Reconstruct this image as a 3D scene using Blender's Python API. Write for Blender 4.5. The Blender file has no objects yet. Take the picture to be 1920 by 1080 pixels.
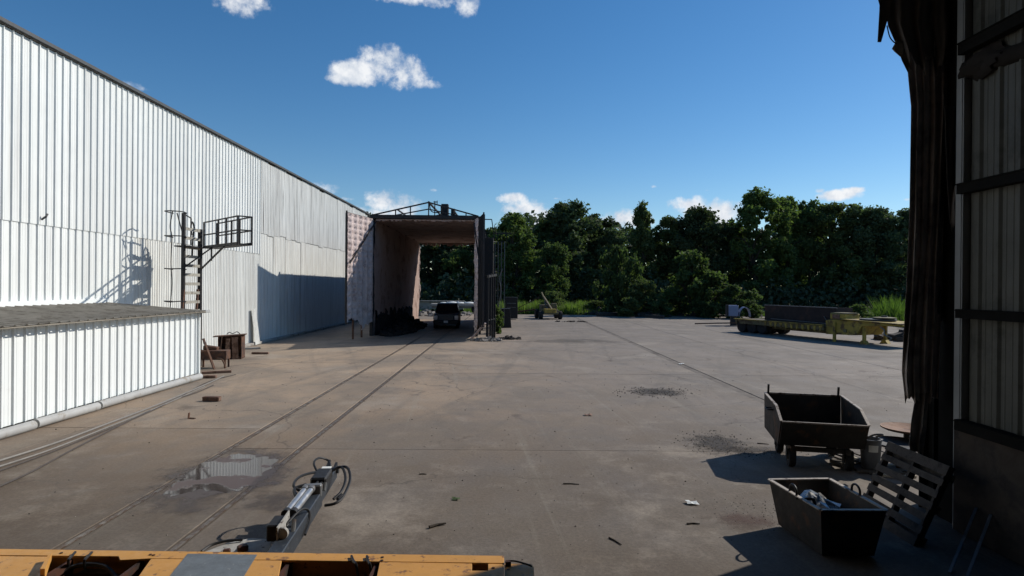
import bpy, bmesh, math, random
import numpy as np
from mathutils import Vector, Matrix, Euler

# ------------------------------------------------------------------ camera, sky, sun, exposure
scene = bpy.context.scene
C = scene.collection
rad = math.radians
EYE = Vector((0.0, 0.0, 3.2))
FPX = 1110.0                                   # focal length in photo pixels (1920 wide)
YAW, PITCH, ROLL = rad(-0.516), rad(-0.10), rad(0.5)
RC = (Matrix.Rotation(YAW, 3, 'Z') @ Matrix.Rotation(math.pi / 2 + PITCH, 3, 'X') @ Matrix.Rotation(ROLL, 3, 'Z'))
cam_d = bpy.data.cameras.new('camera')
cam_d.sensor_width = 36.0
cam_d.lens = 36.0 * FPX / 1920.0
cam_d.clip_start = 0.05
cam_d.clip_end = 3000.0
cam = bpy.data.objects.new('camera', cam_d)
C.objects.link(cam)
cam.matrix_world = Matrix.Translation(EYE) @ RC.to_4x4()
scene.camera = cam

SUN = Vector((1.0, 0.57, 0.79)).normalized()   # towards the sun
SUN_EL = math.asin(SUN.z)
SUN_AZ = math.atan2(SUN.x, SUN.y)
sun_d = bpy.data.lights.new('sun', 'SUN')
sun_d.energy = 4.6
sun_d.angle = rad(0.55)
sun_d.color = (1.0, 0.93, 0.83)
sun = bpy.data.objects.new('sun', sun_d)
C.objects.link(sun)
sun.rotation_euler = SUN.to_track_quat('Z', 'Y').to_euler()
sun.location = (40, 30, 60)

scene.view_settings.view_transform = 'Standard'
scene.view_settings.look = 'None'
scene.view_settings.gamma = 1.0
scene.view_settings.exposure = 0.0
scene.view_settings.use_curve_mapping = False
scene.render.engine = 'CYCLES'
scene.cycles.max_bounces = 6
scene.cycles.diffuse_bounces = 3
scene.cycles.transparent_max_bounces = 12
scene.cycles.sample_clamp_indirect = 6.0
scene.cycles.use_denoising = True


def ray(x, y):
    return RC @ Vector(((x - 960.0) / FPX, -(y - 540.0) / FPX, -1.0))


def G(x, y, h=0.0):
    """the point at height h on the line of sight through photo pixel x, y"""
    d = ray(x, y)
    return EYE + d * ((h - EYE.z) / d.z)


def D(x, y, dist):
    """the point at forward distance dist on that line of sight"""
    d = ray(x, y)
    return EYE + d * (dist / d.y)


world = bpy.data.worlds.new('World')
scene.world = world
world.use_nodes = True
world.cycles.sampling_method = 'MANUAL'
world.cycles.sample_map_resolution = 256


def build_sky():
    nt = world.node_tree
    nt.nodes.clear()
    N, L = nt.nodes.new, nt.links.new

    def math_(op, a, b=None, clamp=False):
        n = N('ShaderNodeMath')
        n.operation = op
        n.use_clamp = clamp
        for i, s in enumerate((a, b)):
            if s is None:
                continue
            if isinstance(s, (int, float)):
                n.inputs[i].default_value = s
            else:
                L(s, n.inputs[i])
        return n.outputs[0]

    def dot_(a, v):
        n = N('ShaderNodeVectorMath')
        n.operation = 'DOT_PRODUCT'
        L(a, n.inputs[0])
        n.inputs[1].default_value = v
        return n.outputs['Value']

    sky = N('ShaderNodeTexSky')
    sky.sky_type = 'NISHITA'
    sky.sun_disc = False
    sky.sun_elevation = SUN_EL
    sky.sun_rotation = SUN_AZ
    sky.altitude = 0
    sky.air_density = 1.0
    sky.dust_density = 0.1
    sky.ozone_density = 3.0
    tc = N('ShaderNodeTexCoord')
    dirv = tc.outputs['Generated']
    noise = N('ShaderNodeTexNoise')
    noise.inputs['Scale'].default_value = 16.0
    noise.inputs['Detail'].default_value = 9.0
    noise.inputs['Roughness'].default_value = 0.62
    L(dirv, noise.inputs['Vector'])
    nz = math_('SUBTRACT', noise.outputs['Fac'], 0.5)
    fine = N('ShaderNodeTexNoise')
    fine.inputs['Scale'].default_value = 60.0
    fine.inputs['Detail'].default_value = 7.0
    fine.inputs['Roughness'].default_value = 0.6
    L(dirv, fine.inputs['Vector'])
    nf = math_('SUBTRACT', fine.outputs['Fac'], 0.5)
    # sky position of each cloud (through the photo), half sizes in degrees, density, bumpiness
    PX = math.degrees(1 / FPX)
    clouds = [
        (672, 136, 44, 20, 1.0, 1.7), (720, 120, 40, 30, 1.0, 1.7), (756, 136, 46, 30, 1.0, 1.7), (800, 158, 32, 10, .8, 1.7), (650, 150, 30, 11, .9, 1.6),
        (462, 6, 52, 22, .8, 1.8), (508, 40, 20, 9, .3, 2.0),
        (770, -2, 80, 11, .7, 1.8), (874, 8, 22, 28, .6, 2.0), (245, 160, 34, 11, .35, 1.8),
        (600, 352, 34, 14, .9, 1.2), (718, 380, 32, 24, 1.0, 1.3), (748, 390, 42, 26, 1.0, 1.3), (715, 402, 60, 16, .9, 1.2),
        (962, 372, 32, 11, .9, 1.4), (1000, 378, 26, 5, .5, 1.4), (1044, 372, 12, 3, .4, 1.4), (985, 398, 44, 26, 1.0, 1.3), (1002, 412, 44, 28, 1.0, 1.3),
        (1165, 414, 48, 20, 1.0, 1.3), (1140, 424, 26, 10, .8, 1.3), (1225, 350, 10, 4, .6, 1.3), (1300, 386, 38, 18, 1.0, 1.2), (1332, 402, 54, 26, 1.0, 1.2),
        (1326, 357, 8, 3, .4, 1.3), (1575, 366, 32, 9, 1.0, 1.5), (1600, 357, 22, 6, 1.0, 1.5), (1537, 358, 10, 5, .6, 1.5), (1698, 374, 8, 3, .8, 1.3),
        (1620, 346, 10, 4, .4, 1.5), (812, 357, 12, 4, .4, 1.5), (1436, 352, 5, 2, .3, 1.4), (648, 372, 20, 6, .6, 1.2),
        # the same fair-weather clouds go on round the rest of the sky
        (-300, 40, 110, 40, .9, 1.6), (-700, 330, 160, 40, .9, 1.4), (2300, 330, 120, 36, .9, 1.4), (2150, 90, 90, 34, .9, 1.6), (1250, -420, 120, 46, .9, 1.6),
        (300, -520, 130, 50, .9, 1.6),
    ]
    nsum = math_('ADD', math_('MULTIPLY', nz, 2.3), math_('MULTIPLY', nf, 1.5))
    qmin = None
    for (x, y, a, b, dens, bump) in clouds:
        c = ray(x, y).normalized()
        r = c.cross(Vector((0, 0, 1))).normalized()
        u = r.cross(c).normalized()
        aa, bb = rad(a * PX) * 1.25, rad(b * PX) * 1.25
        du = dot_(dirv, r / aa)
        dv = dot_(dirv, u / bb)
        n = N('ShaderNodeMath')
        n.operation = 'MULTIPLY_ADD'
        L(dv, n.inputs[0])
        L(dv, n.inputs[1])
        n.inputs[2].default_value = (1.0 - dens) * 1.1
        n2 = N('ShaderNodeMath')
        n2.operation = 'MULTIPLY_ADD'
        L(du, n2.inputs[0])
        L(du, n2.inputs[1])
        L(n.outputs[0], n2.inputs[2])
        q = n2.outputs[0]
        qmin = q if qmin is None else math_('MINIMUM', qmin, q)
    body = math_('ADD', math_('SUBTRACT', 0.85, qmin), nsum)
    mr = N('ShaderNodeMapRange')
    mr.interpolation_type = 'SMOOTHSTEP'
    mr.inputs['From Min'].default_value = 0.0
    mr.inputs['From Max'].default_value = 0.95
    L(body, mr.inputs['Value'])
    tot = mr.outputs[0]
    # billows lit from the sun's side: compare the noise with itself a little nearer the sun
    sh = N('ShaderNodeVectorMath')
    sh.operation = 'ADD'
    L(dirv, sh.inputs[0])
    sh.inputs[1].default_value = (0.010, 0.0, 0.012)
    noise2 = N('ShaderNodeTexNoise')
    noise2.inputs['Scale'].default_value = 16.0
    noise2.inputs['Detail'].default_value = 5.0
    noise2.inputs['Roughness'].default_value = 0.62
    L(sh.outputs[0], noise2.inputs['Vector'])
    lit = math_('ADD', math_('MULTIPLY', math_('SUBTRACT', noise.outputs['Fac'], noise2.outputs['Fac']), 3.5), 0.62, True)
    bg = N('ShaderNodeBackground')
    bg.inputs['Strength'].default_value = 0.104
    hs = N('ShaderNodeHueSaturation')
    hs.inputs['Saturation'].default_value = 1.28
    L(sky.outputs[0], hs.inputs['Color'])
    L(hs.outputs[0], bg.inputs['Color'])
    mixc = N('ShaderNodeMix')
    mixc.data_type = 'RGBA'
    mixc.inputs[6].default_value = (0.50, 0.58, 0.70, 1)
    mixc.inputs[7].default_value = (0.90, 0.92, 0.95, 1)
    L(lit, mixc.inputs[0])
    bc = N('ShaderNodeBackground')
    bc.inputs['Strength'].default_value = 1.0
    L(mixc.outputs[2], bc.inputs['Color'])
    mix = N('ShaderNodeMixShader')
    L(tot, mix.inputs[0])
    L(bg.outputs[0], mix.inputs[1])
    L(bc.outputs[0], mix.inputs[2])
    out = N('ShaderNodeOutputWorld')
    L(mix.outputs[0], out.inputs['Surface'])


build_sky()

# ------------------------------------------------------------------ materials
MATS = {}


def M(name, col, rough=0.75, metal=0.0, var=0.18, vscale=2.0, col2=None, th=0.56, soft=0.08, scale2=2.5,
      streak=None, streak_th=0.6, bump=0.25, bscale=30.0, spec=0.4, transl=0.0, tint=0.06, world_co=False, aniso=None, bdist=0.01, stretch2=None):
    m = bpy.data.materials.new(name)
    m.use_nodes = True
    nt = m.node_tree
    N, L = nt.nodes.new, nt.links.new
    bsdf = nt.nodes['Principled BSDF']
    outn = nt.nodes['Material Output']
    if world_co:
        co = N('ShaderNodeNewGeometry').outputs['Position']
    else:
        tc = N('ShaderNodeTexCoord')
        oi = N('ShaderNodeObjectInfo')
        mu = N('ShaderNodeMath')
        mu.operation = 'MULTIPLY'
        mu.inputs[1].default_value = 53.0
        L(oi.outputs['Random'], mu.inputs[0])
        ad = N('ShaderNodeVectorMath')
        ad.operation = 'ADD'
        L(tc.outputs['Object'], ad.inputs[0])
        L(mu.outputs[0], ad.inputs[1])
        co = ad.outputs[0]

    def noise(scale, detail=6, rough_=0.6, stretch=None, src=None):
        n = N('ShaderNodeTexNoise')
        n.inputs['Scale'].default_value = scale
        n.inputs['Detail'].default_value = detail
        n.inputs['Roughness'].default_value = rough_
        s = src or co
        if stretch:
            mp = N('ShaderNodeMapping')
            mp.inputs['Scale'].default_value = stretch
            L(s, mp.inputs['Vector'])
            s = mp.outputs[0]
        L(s, n.inputs['Vector'])
        return n.outputs['Fac']

    def remap(v, a, b, c=0.0, d=1.0, smooth=True):
        r = N('ShaderNodeMapRange')
        if smooth:
            r.interpolation_type = 'SMOOTHSTEP'
        r.inputs['From Min'].default_value = a
        r.inputs['From Max'].default_value = b
        r.inputs['To Min'].default_value = c
        r.inputs['To Max'].default_value = d
        L(v, r.inputs['Value'])
        return r.outputs[0]

    def mix(fac, a, b, blend='MIX'):
        n = N('ShaderNodeMix')
        n.data_type = 'RGBA'
        n.blend_type = blend
        if isinstance(fac, (int, float)):
            n.inputs[0].default_value = fac
        else:
            L(fac, n.inputs[0])
        for i, s in ((6, a), (7, b)):
            if isinstance(s, (tuple, list)):
                n.inputs[i].default_value = (*s[:3], 1)
            else:
                L(s, n.inputs[i])
        return n.outputs[2]

    v = remap(noise(vscale, 8, 0.65), 0.25, 0.75, 1 - var, 1 + var, False)
    if tint and not world_co:
        oi2 = N('ShaderNodeObjectInfo')
        tv = remap(oi2.outputs['Random'], 0, 1, 1 - tint, 1 + tint, False)
        mm = N('ShaderNodeMath')
        mm.operation = 'MULTIPLY'
        L(v, mm.inputs[0])
        L(tv, mm.inputs[1])
        v = mm.outputs[0]
    cb = N('ShaderNodeCombineColor')
    for i in range(3):
        L(v, cb.inputs[i])
    c = mix(1.0, col, cb.outputs[0], 'MULTIPLY')
    rfac = None
    if col2:
        rfac = remap(noise(scale2, 9, 0.68, stretch=stretch2), th - soft, th + soft)
        c = mix(rfac, c, col2)
    if streak:
        s = noise(1.0, 4, 0.55, stretch=(11, 11, 0.28))
        c = mix(remap(s, streak_th - 0.05, streak_th + 0.09), c, streak)
    L(c, bsdf.inputs['Base Color'])
    bsdf.inputs['Metallic'].default_value = metal
    bsdf.inputs['Specular IOR Level'].default_value = spec
    rn = remap(noise(vscale * 3, 4), 0.3, 0.7, max(0.02, rough - 0.1), min(1, rough + 0.1), False)
    L(rn, bsdf.inputs['Roughness'])
    if bump:
        b = N('ShaderNodeBump')
        b.inputs['Strength'].default_value = bump
        b.inputs['Distance'].default_value = bdist
        L(noise(bscale, 8, 0.7), b.inputs['Height'])
        L(b.outputs[0], bsdf.inputs['Normal'])
    if transl:
        t = N('ShaderNodeBsdfTranslucent')
        L(mix(1.0, c, (1.3, 1.5, 0.7) if 'tarp' not in name else (1, 0.95, 0.88), 'MULTIPLY'), t.inputs['Color'])
        ms = N('ShaderNodeMixShader')
        ms.inputs[0].default_value = transl
        L(bsdf.outputs[0], ms.inputs[1])
        L(t.outputs[0], ms.inputs[2])
        L(ms.outputs[0], outn.inputs['Surface'])
    MATS[name] = m
    return m


RUST = (0.11, 0.045, 0.022)
M('white_siding', (0.74, 0.77, 0.76), 0.45, var=0.05, vscale=0.8, col2=(0.63, 0.65, 0.64), th=0.60, scale2=1.0, stretch2=(4, 4, 0.2), bump=0.14, bscale=3, tint=0.05)
M('old_siding', (0.62, 0.64, 0.63), 0.55, var=0.05, vscale=0.7, col2=(0.46, 0.47, 0.46), th=0.54, scale2=1.0, stretch2=(5, 5, 0.22), streak=(0.13, 0.13, 0.13), streak_th=0.63, bump=0.15, bscale=8, tint=0.07)
M('low_siding', (0.68, 0.70, 0.68), 0.55, var=0.05, vscale=0.8, col2=(0.56, 0.56, 0.53), th=0.56, scale2=1.0, stretch2=(5, 5, 0.25), streak=(0.32, 0.31, 0.29), streak_th=0.66, bump=0.12, bscale=8, tint=0.06)
M('annex_siding', (0.80, 0.84, 0.84), 0.4, var=0.03, vscale=1.0, col2=(0.72, 0.74, 0.73), th=0.68, scale2=2, bump=0.05, bscale=6, tint=0.02)
M('annex_roof', (0.25, 0.228, 0.19), 0.6, var=0.2, vscale=1.2, col2=(0.16, 0.14, 0.11), th=0.55, scale2=1.8, bump=0.2)
M('dark_trim', (0.06, 0.065, 0.07), 0.6, var=0.2)
M('grey_trim', (0.36, 0.37, 0.37), 0.6, var=0.15, col2=(0.25, 0.23, 0.2), th=0.62)
M('roof_metal', (0.35, 0.35, 0.34), 0.5, var=0.1)
M('curb_concrete', (0.30, 0.29, 0.27), 0.9, var=0.2, vscale=1.5, col2=(0.17, 0.15, 0.13), th=0.58, bump=0.6, bscale=25)
M('pipe_white', (0.38, 0.385, 0.38), 0.6, var=0.15, vscale=2, col2=(0.24, 0.21, 0.17), th=0.60, scale2=3, bump=0.4, bscale=12)
M('cable_grey', (0.19, 0.18, 0.165), 0.6, var=0.2)
M('cable_dark', (0.06, 0.05, 0.045), 0.7, var=0.2)
M('black_steel', (0.022, 0.023, 0.025), 0.6, 0.2, var=0.3, vscale=5, col2=(0.06, 0.04, 0.03), th=0.62, scale2=6)
M('grey_steel', (0.16, 0.165, 0.17), 0.5, 0.4, var=0.25, vscale=4, col2=(0.10, 0.07, 0.05), th=0.60, scale2=5)
M('step_metal', (0.33, 0.32, 0.28), 0.6, 0.1, var=0.25, vscale=4, col2=(0.15, 0.13, 0.1), th=0.58, scale2=5)
M('rust_steel', (0.13, 0.065, 0.04), 0.85, 0.1, var=0.35, vscale=3, col2=(0.055, 0.035, 0.03), th=0.52, scale2=3, bump=0.5, bscale=40)
M('rust_plank', (0.21, 0.13, 0.095), 0.85, var=0.25, vscale=4, col2=(0.10, 0.055, 0.035), th=0.52, scale2=4, bump=0.4)
M('bin_steel', (0.035, 0.033, 0.031), 0.62, 0.3, var=0.4, vscale=3, col2=(0.10, 0.055, 0.033), th=0.60, scale2=3.5, bump=0.3, bscale=25)
M('bin_edge', (0.36, 0.32, 0.28), 0.6, 0.3, var=0.3, vscale=6, col2=(0.07, 0.04, 0.025), th=0.56, scale2=6)
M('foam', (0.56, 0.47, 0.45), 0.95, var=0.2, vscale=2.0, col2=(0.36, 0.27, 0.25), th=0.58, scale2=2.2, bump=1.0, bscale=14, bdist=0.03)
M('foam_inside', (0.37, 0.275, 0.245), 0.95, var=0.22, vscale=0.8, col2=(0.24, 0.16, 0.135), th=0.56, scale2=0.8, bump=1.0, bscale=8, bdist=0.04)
M('tunnel_frame', (0.022, 0.023, 0.026), 0.7, 0.1, var=0.3, vscale=3, col2=(0.05, 0.032, 0.024), th=0.60, scale2=3)
M('soot', (0.012, 0.011, 0.011), 0.95, var=0.5, vscale=4, bump=0.8, bscale=20)
M('rubble', (0.20, 0.185, 0.17), 0.95, var=0.4, vscale=4, bump=0.6)
M('dark_rubble', (0.055, 0.045, 0.038), 0.95, var=0.5, vscale=4, bump=0.6)
M('car_paint', (0.012, 0.015, 0.026), 0.45, 0.0, var=0.1, bump=0.0, spec=0.3)
M('car_glass', (0.008, 0.010, 0.014), 0.08, 0.0, var=0.0, bump=0.0, spec=0.7)
M('chrome', (0.46, 0.46, 0.46), 0.38, 0.8, var=0.1, bump=0.05)
M('lamp_glass', (0.6, 0.62, 0.65), 0.15, 0.2, var=0.05, bump=0.0)
M('tyre', (0.016, 0.016, 0.017), 0.9, var=0.3, vscale=6, col2=(0.05, 0.045, 0.04), th=0.6)
M('plate_white', (0.7, 0.7, 0.7), 0.5, var=0.05)
M('trailer_yellow', (0.37, 0.275, 0.055), 0.65, 0.1, var=0.25, vscale=1.5, col2=(0.11, 0.07, 0.035), th=0.54, scale2=2.0, bump=0.3)
M('trailer_dull', (0.155, 0.14, 0.075), 0.75, 0.1, var=0.25, vscale=1.5, col2=(0.08, 0.055, 0.035), th=0.54, scale2=2.2, bump=0.3)
M('deck_wood', (0.10, 0.08, 0.06), 0.9, var=0.3, vscale=3, bump=0.5)
M('tray_steel', (0.035, 0.026, 0.025), 0.75, 0.2, var=0.3, vscale=1.2, col2=(0.075, 0.04, 0.03), th=0.6, scale2=1.2)
M('drum_blue', (0.20, 0.24, 0.36), 0.55, 0.1, var=0.15, vscale=2, col2=(0.12, 0.10, 0.09), th=0.65)
M('machine_yellow', (0.52, 0.265, 0.065), 0.5, 0.0, var=0.12, vscale=4, col2=(0.20, 0.10, 0.045), th=0.60, soft=0.05, scale2=9, bump=0.12, bscale=60)
M('machine_dark', (0.06, 0.022, 0.012), 0.7, 0.0, var=0.3, vscale=6, col2=(0.02, 0.015, 0.012), th=0.55)
M('machine_grey', (0.115, 0.135, 0.155), 0.55, 0.0, var=0.25, vscale=9, col2=(0.26, 0.27, 0.28), th=0.64, soft=0.05, scale2=22, bump=0.15, bscale=80)
M('arm_blue', (0.032, 0.040, 0.052), 0.5, 0.2, var=0.25, vscale=6, col2=(0.13, 0.14, 0.145), th=0.66, scale2=9)
M('hull_white', (0.34, 0.335, 0.32), 0.8, 0.0, var=0.25, vscale=9, col2=(0.06, 0.05, 0.045), th=0.60, soft=0.03, scale2=14, bump=0.3)
M('rubber', (0.012, 0.012, 0.013), 0.5, var=0.2, bump=0.05)
M('label_white', (0.68, 0.70, 0.68), 0.5, var=0.08, vscale=20)
M('label_ink', (0.08, 0.08, 0.09), 0.7, var=0.05)
M('pallet_wood', (0.085, 0.072, 0.06), 0.9, var=0.35, vscale=5, col2=(0.045, 0.038, 0.032), th=0.55, scale2=5, bump=0.6, bscale=50)
M('boom_paint', (0.18, 0.15, 0.09), 0.7, var=0.25, vscale=3, col2=(0.12, 0.09, 0.06), th=0.55)
M('pale_wood', (0.45, 0.40, 0.32), 0.85, var=0.25, vscale=6, bump=0.4)
M('bucket_grey', (0.13, 0.14, 0.155), 0.55, 0.0, var=0.12, vscale=4)
M('disc_rust', (0.20, 0.105, 0.06), 0.75, 0.1, var=0.25, vscale=4, col2=(0.12, 0.055, 0.03), th=0.58, scale2=5)
M('disc_dark', (0.045, 0.047, 0.05), 0.6, 0.3, var=0.2, vscale=4)
M('foil', (0.55, 0.55, 0.55), 0.3, 0.55, var=0.25, vscale=9, bump=0.4, bscale=18)
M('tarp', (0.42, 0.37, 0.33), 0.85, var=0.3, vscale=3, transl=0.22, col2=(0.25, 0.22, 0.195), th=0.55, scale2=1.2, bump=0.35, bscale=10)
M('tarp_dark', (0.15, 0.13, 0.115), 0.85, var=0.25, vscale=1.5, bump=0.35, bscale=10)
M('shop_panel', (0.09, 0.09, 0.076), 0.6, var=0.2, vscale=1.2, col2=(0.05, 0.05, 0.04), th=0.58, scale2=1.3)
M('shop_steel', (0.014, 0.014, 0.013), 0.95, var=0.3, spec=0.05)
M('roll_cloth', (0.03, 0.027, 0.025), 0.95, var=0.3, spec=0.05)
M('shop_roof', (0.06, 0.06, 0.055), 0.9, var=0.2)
M('plywood', (0.055, 0.042, 0.032), 0.85, var=0.25, vscale=2, col2=(0.03, 0.024, 0.02), th=0.55)
M('channel_white', (0.30, 0.31, 0.31), 0.6, var=0.15)
M('bark', (0.045, 0.036, 0.028), 0.95, var=0.3, vscale=4, bump=0.8)
M('leaf_a', (0.080, 0.116, 0.048), 0.8, var=0.4, vscale=0.5, transl=0.40, tint=0.28, bump=0, spec=0.15)
M('leaf_b', (0.076, 0.105, 0.056), 0.8, var=0.4, vscale=0.5, transl=0.32, tint=0.28, bump=0, spec=0.15)
M('leaf_c', (0.088, 0.125, 0.048), 0.8, var=0.4, vscale=0.5, transl=0.42, tint=0.22, bump=0, spec=0.15)
M('leaf_d', (0.090, 0.118, 0.050), 0.8, var=0.4, vscale=0.5, transl=0.36, tint=0.22, bump=0, spec=0.15)
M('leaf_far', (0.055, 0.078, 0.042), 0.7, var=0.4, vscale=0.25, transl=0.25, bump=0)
M('grass_blade', (0.115, 0.17, 0.04), 0.7, var=0.4, vscale=0.4, transl=0.40, bump=0)
M('tall_grass', (0.085, 0.14, 0.03), 0.7, var=0.35, vscale=0.4, transl=0.40, bump=0)
M('earth', (0.105, 0.095, 0.06), 0.95, var=0.4, vscale=0.15, col2=(0.06, 0.075, 0.03), th=0.5, scale2=0.12, bump=0.5, bscale=3, world_co=True)
M('joint_dirt', (0.085, 0.068, 0.054), 0.95, var=0.4, vscale=3, bump=0.6, world_co=True)
M('trench_dirt', (0.150, 0.130, 0.110), 0.95, var=0.35, vscale=1.5, col2=(0.08, 0.066, 0.055), th=0.54, scale2=0.9, bump=0.6, world_co=True)
M('rail_steel', (0.20, 0.175, 0.15), 0.5, 0.5, var=0.3, vscale=5, col2=(0.11, 0.07, 0.045), th=0.5, scale2=6, world_co=True)
M('crumbs', (0.030, 0.026, 0.024), 0.9, var=0.4, vscale=8)
M('pebbles', (0.26, 0.24, 0.21), 0.9, var=0.5, vscale=8)


def yard_material():
    m = bpy.data.materials.new('yard_concrete')
    m.use_nodes = True
    nt = m.node_tree
    N, L = nt.nodes.new, nt.links.new
    bsdf = nt.nodes['Principled BSDF']
    pos = N('ShaderNodeNewGeometry').outputs['Position']

    def noise(scale, detail=6, r=0.6, mp=None, dist=0.0):
        n = N('ShaderNodeTexNoise')
        n.inputs['Scale'].default_value = scale
        n.inputs['Detail'].default_value = detail
        n.inputs['Roughness'].default_value = r
        n.inputs['Distortion'].default_value = dist
        s = pos
        if mp:
            q = N('ShaderNodeMapping')
            q.vector_type = 'TEXTURE'
            q.inputs['Rotation'].default_value = (0, 0, -mp[0])
            q.inputs['Scale'].default_value = tuple(1 / v for v in mp[1])
            L(s, q.inputs['Vector'])
            s = q.outputs[0]
        L(s, n.inputs['Vector'])
        return n.outputs['Fac']

    def remap(v, a, b, c=0.0, d=1.0):
        r = N('ShaderNodeMapRange')
        r.interpolation_type = 'SMOOTHSTEP'
        r.inputs['From Min'].default_value = a
        r.inputs['From Max'].default_value = b
        r.inputs['To Min'].default_value = c
        r.inputs['To Max'].default_value = d
        L(v, r.inputs['Value'])
        return r.outputs[0]

    def mix(fac, a, b, blend='MIX'):
        n = N('ShaderNodeMix')
        n.data_type = 'RGBA'
        n.blend_type = blend
        if isinstance(fac, (int, float)):
            n.inputs[0].default_value = fac
        else:
            L(fac, n.inputs[0])
        for i, s in ((6, a), (7, b)):
            if isinstance(s, (tuple, list)):
                n.inputs[i].default_value = (*s[:3], 1)
            else:
                L(s, n.inputs[i])
        return n.outputs[2]

    def mul(a, b):
        n = N('ShaderNodeMath')
        n.operation = 'MULTIPLY'
        for i, s in enumerate((a, b)):
            if isinstance(s, (int, float)):
                n.inputs[i].default_value = s
            else:
                L(s, n.inputs[i])
        return n.outputs[0]

    sep = N('ShaderNodeSeparateXYZ')
    L(pos, sep.inputs[0])
    # dusty tan concrete near the warehouse, greyer worn concrete across the middle of the yard
    wob = noise(0.12, 4)
    ad = N('ShaderNodeMath')
    ad.operation = 'MULTIPLY_ADD'
    L(wob, ad.inputs[0])
    ad.inputs[1].default_value = 7.0
    L(sep.outputs[0], ad.inputs[2])
    side = remap(ad.outputs[0], -1.0, 9.0)
    c = mix(side, (0.318, 0.238, 0.166), (0.208, 0.174, 0.142))
    far = remap(sep.outputs[1], 14.0, 45.0)
    c = mix(mul(far, 0.25), c, (0.215, 0.200, 0.185))  # distant concrete lightened: sun glare put into the colour
    # ground darkened toward the workshop: dirt plus building shade painted into the colour
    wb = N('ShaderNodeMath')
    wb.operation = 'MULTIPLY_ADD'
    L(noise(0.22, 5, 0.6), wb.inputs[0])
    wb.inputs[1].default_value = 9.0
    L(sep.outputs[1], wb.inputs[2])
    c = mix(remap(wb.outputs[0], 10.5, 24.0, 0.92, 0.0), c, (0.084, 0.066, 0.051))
    # broad worn and dirty areas
    c = mix(remap(noise(0.16, 6, 0.6, None, 0.6), 0.42, 0.62, 0, 0.55), c, (0.150, 0.130, 0.108))
    c = mix(remap(noise(0.45, 9, 0.68, None, 0.4), 0.46, 0.66, 0, 0.60), c, (0.140, 0.122, 0.104))
    c = mix(remap(noise(0.33, 9, 0.7, (0.7, (1, 1, 1))), 0.52, 0.70, 0, 0.65), c, (0.315, 0.272, 0.222))
    c = mix(remap(noise(1.3, 9, 0.7), 0.52, 0.72, 0, 0.45), c, (0.290, 0.250, 0.205))
    # tyre sweeps: long thin streaks in several directions
    for rot, sc, w0, w1, amt, cc in ((-84, (0.05, 1.3, 1), 0.53, 0.68, 0.30, (0.115, 0.100, 0.085)), (-70, (0.06, 1.7, 1), 0.54, 0.68, 0.25, (0.120, 0.106, 0.090)),
                                     (-108, (0.06, 1.5, 1), 0.55, 0.70, 0.22, (0.115, 0.100, 0.086)), (-95, (0.07, 3.0, 1), 0.56, 0.72, 0.22, (0.28, 0.265, 0.22)),
                                     (-35, (0.10, 1.6, 1), 0.58, 0.72, 0.20, (0.125, 0.110, 0.095))):
        c = mix(remap(noise(1.0, 6, 0.62, (rad(rot), sc), 0.9), w0, w1, 0, amt), c, cc)
    # oil and rust spots
    c = mix(remap(noise(0.55, 6, 0.6, None, 0.7), 0.62, 0.70, 0, 0.6), c, (0.090, 0.068, 0.054))
    c = mix(remap(noise(2.6, 8, 0.72), 0.58, 0.70, 0, 0.55), c, (0.110, 0.092, 0.078))
    c = mix(remap(noise(6.5, 8, 0.75), 0.62, 0.72, 0, 0.55), c, (0.33, 0.295, 0.25))
    # fine grain
    g = remap(noise(22, 8, 0.75), 0.3, 0.7, 0.80, 1.18)
    cb = N('ShaderNodeCombineColor')
    for i in range(3):
        L(g, cb.inputs[i])
    c = mix(1.0, c, cb.outputs[0], 'MULTIPLY')
    # hairline cracks
    v = N('ShaderNodeTexVoronoi')
    v.feature = 'DISTANCE_TO_EDGE'
    v.inputs['Scale'].default_value = 0.16
    nd = N('ShaderNodeTexNoise')
    nd.inputs['Scale'].default_value = 0.8
    nd.inputs['Detail'].default_value = 6
    L(pos, nd.inputs['Vector'])
    vm = N('ShaderNodeVectorMath')
    vm.operation = 'MULTIPLY_ADD'
    L(nd.outputs['Color'], vm.inputs[0])
    vm.inputs[1].default_value = (1.6, 1.6, 0)
    L(pos, vm.inputs[2])
    L(vm.outputs[0], v.inputs['Vector'])
    cr = mul(remap(v.outputs['Distance'], 0.0012, 0.0045, 1, 0), remap(noise(0.2, 3), 0.44, 0.54))
    c = mix(mul(cr, 0.5), c, (0.06, 0.05, 0.042))
    oi = N('ShaderNodeObjectInfo')
    tv = remap(oi.outputs['Random'], 0, 1, 0.93, 1.06)
    cb2 = N('ShaderNodeCombineColor')
    for i in range(3):
        L(tv, cb2.inputs[i])
    c = mix(1.0, c, cb2.outputs[0], 'MULTIPLY')
    L(c, bsdf.inputs['Base Color'])
    L(remap(noise(0.8, 6), 0.3, 0.7, 0.70, 0.92), bsdf.inputs['Roughness'])
    bsdf.inputs['Specular IOR Level'].default_value = 0.35
    b = N('ShaderNodeBump')
    b.inputs['Strength'].default_value = 0.5
    b.inputs['Distance'].default_value = 0.006
    L(noise(35, 9, 0.75), b.inputs['Height'])
    b2 = N('ShaderNodeBump')
    b2.inputs['Strength'].default_value = 0.35
    b2.inputs['Distance'].default_value = 0.03
    L(noise(1.2, 5, 0.6), b2.inputs['Height'])
    L(b.outputs[0], b2.inputs['Normal'])
    L(b2.outputs[0], bsdf.inputs['Normal'])
    MATS['yard_concrete'] = m


yard_material()


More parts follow.
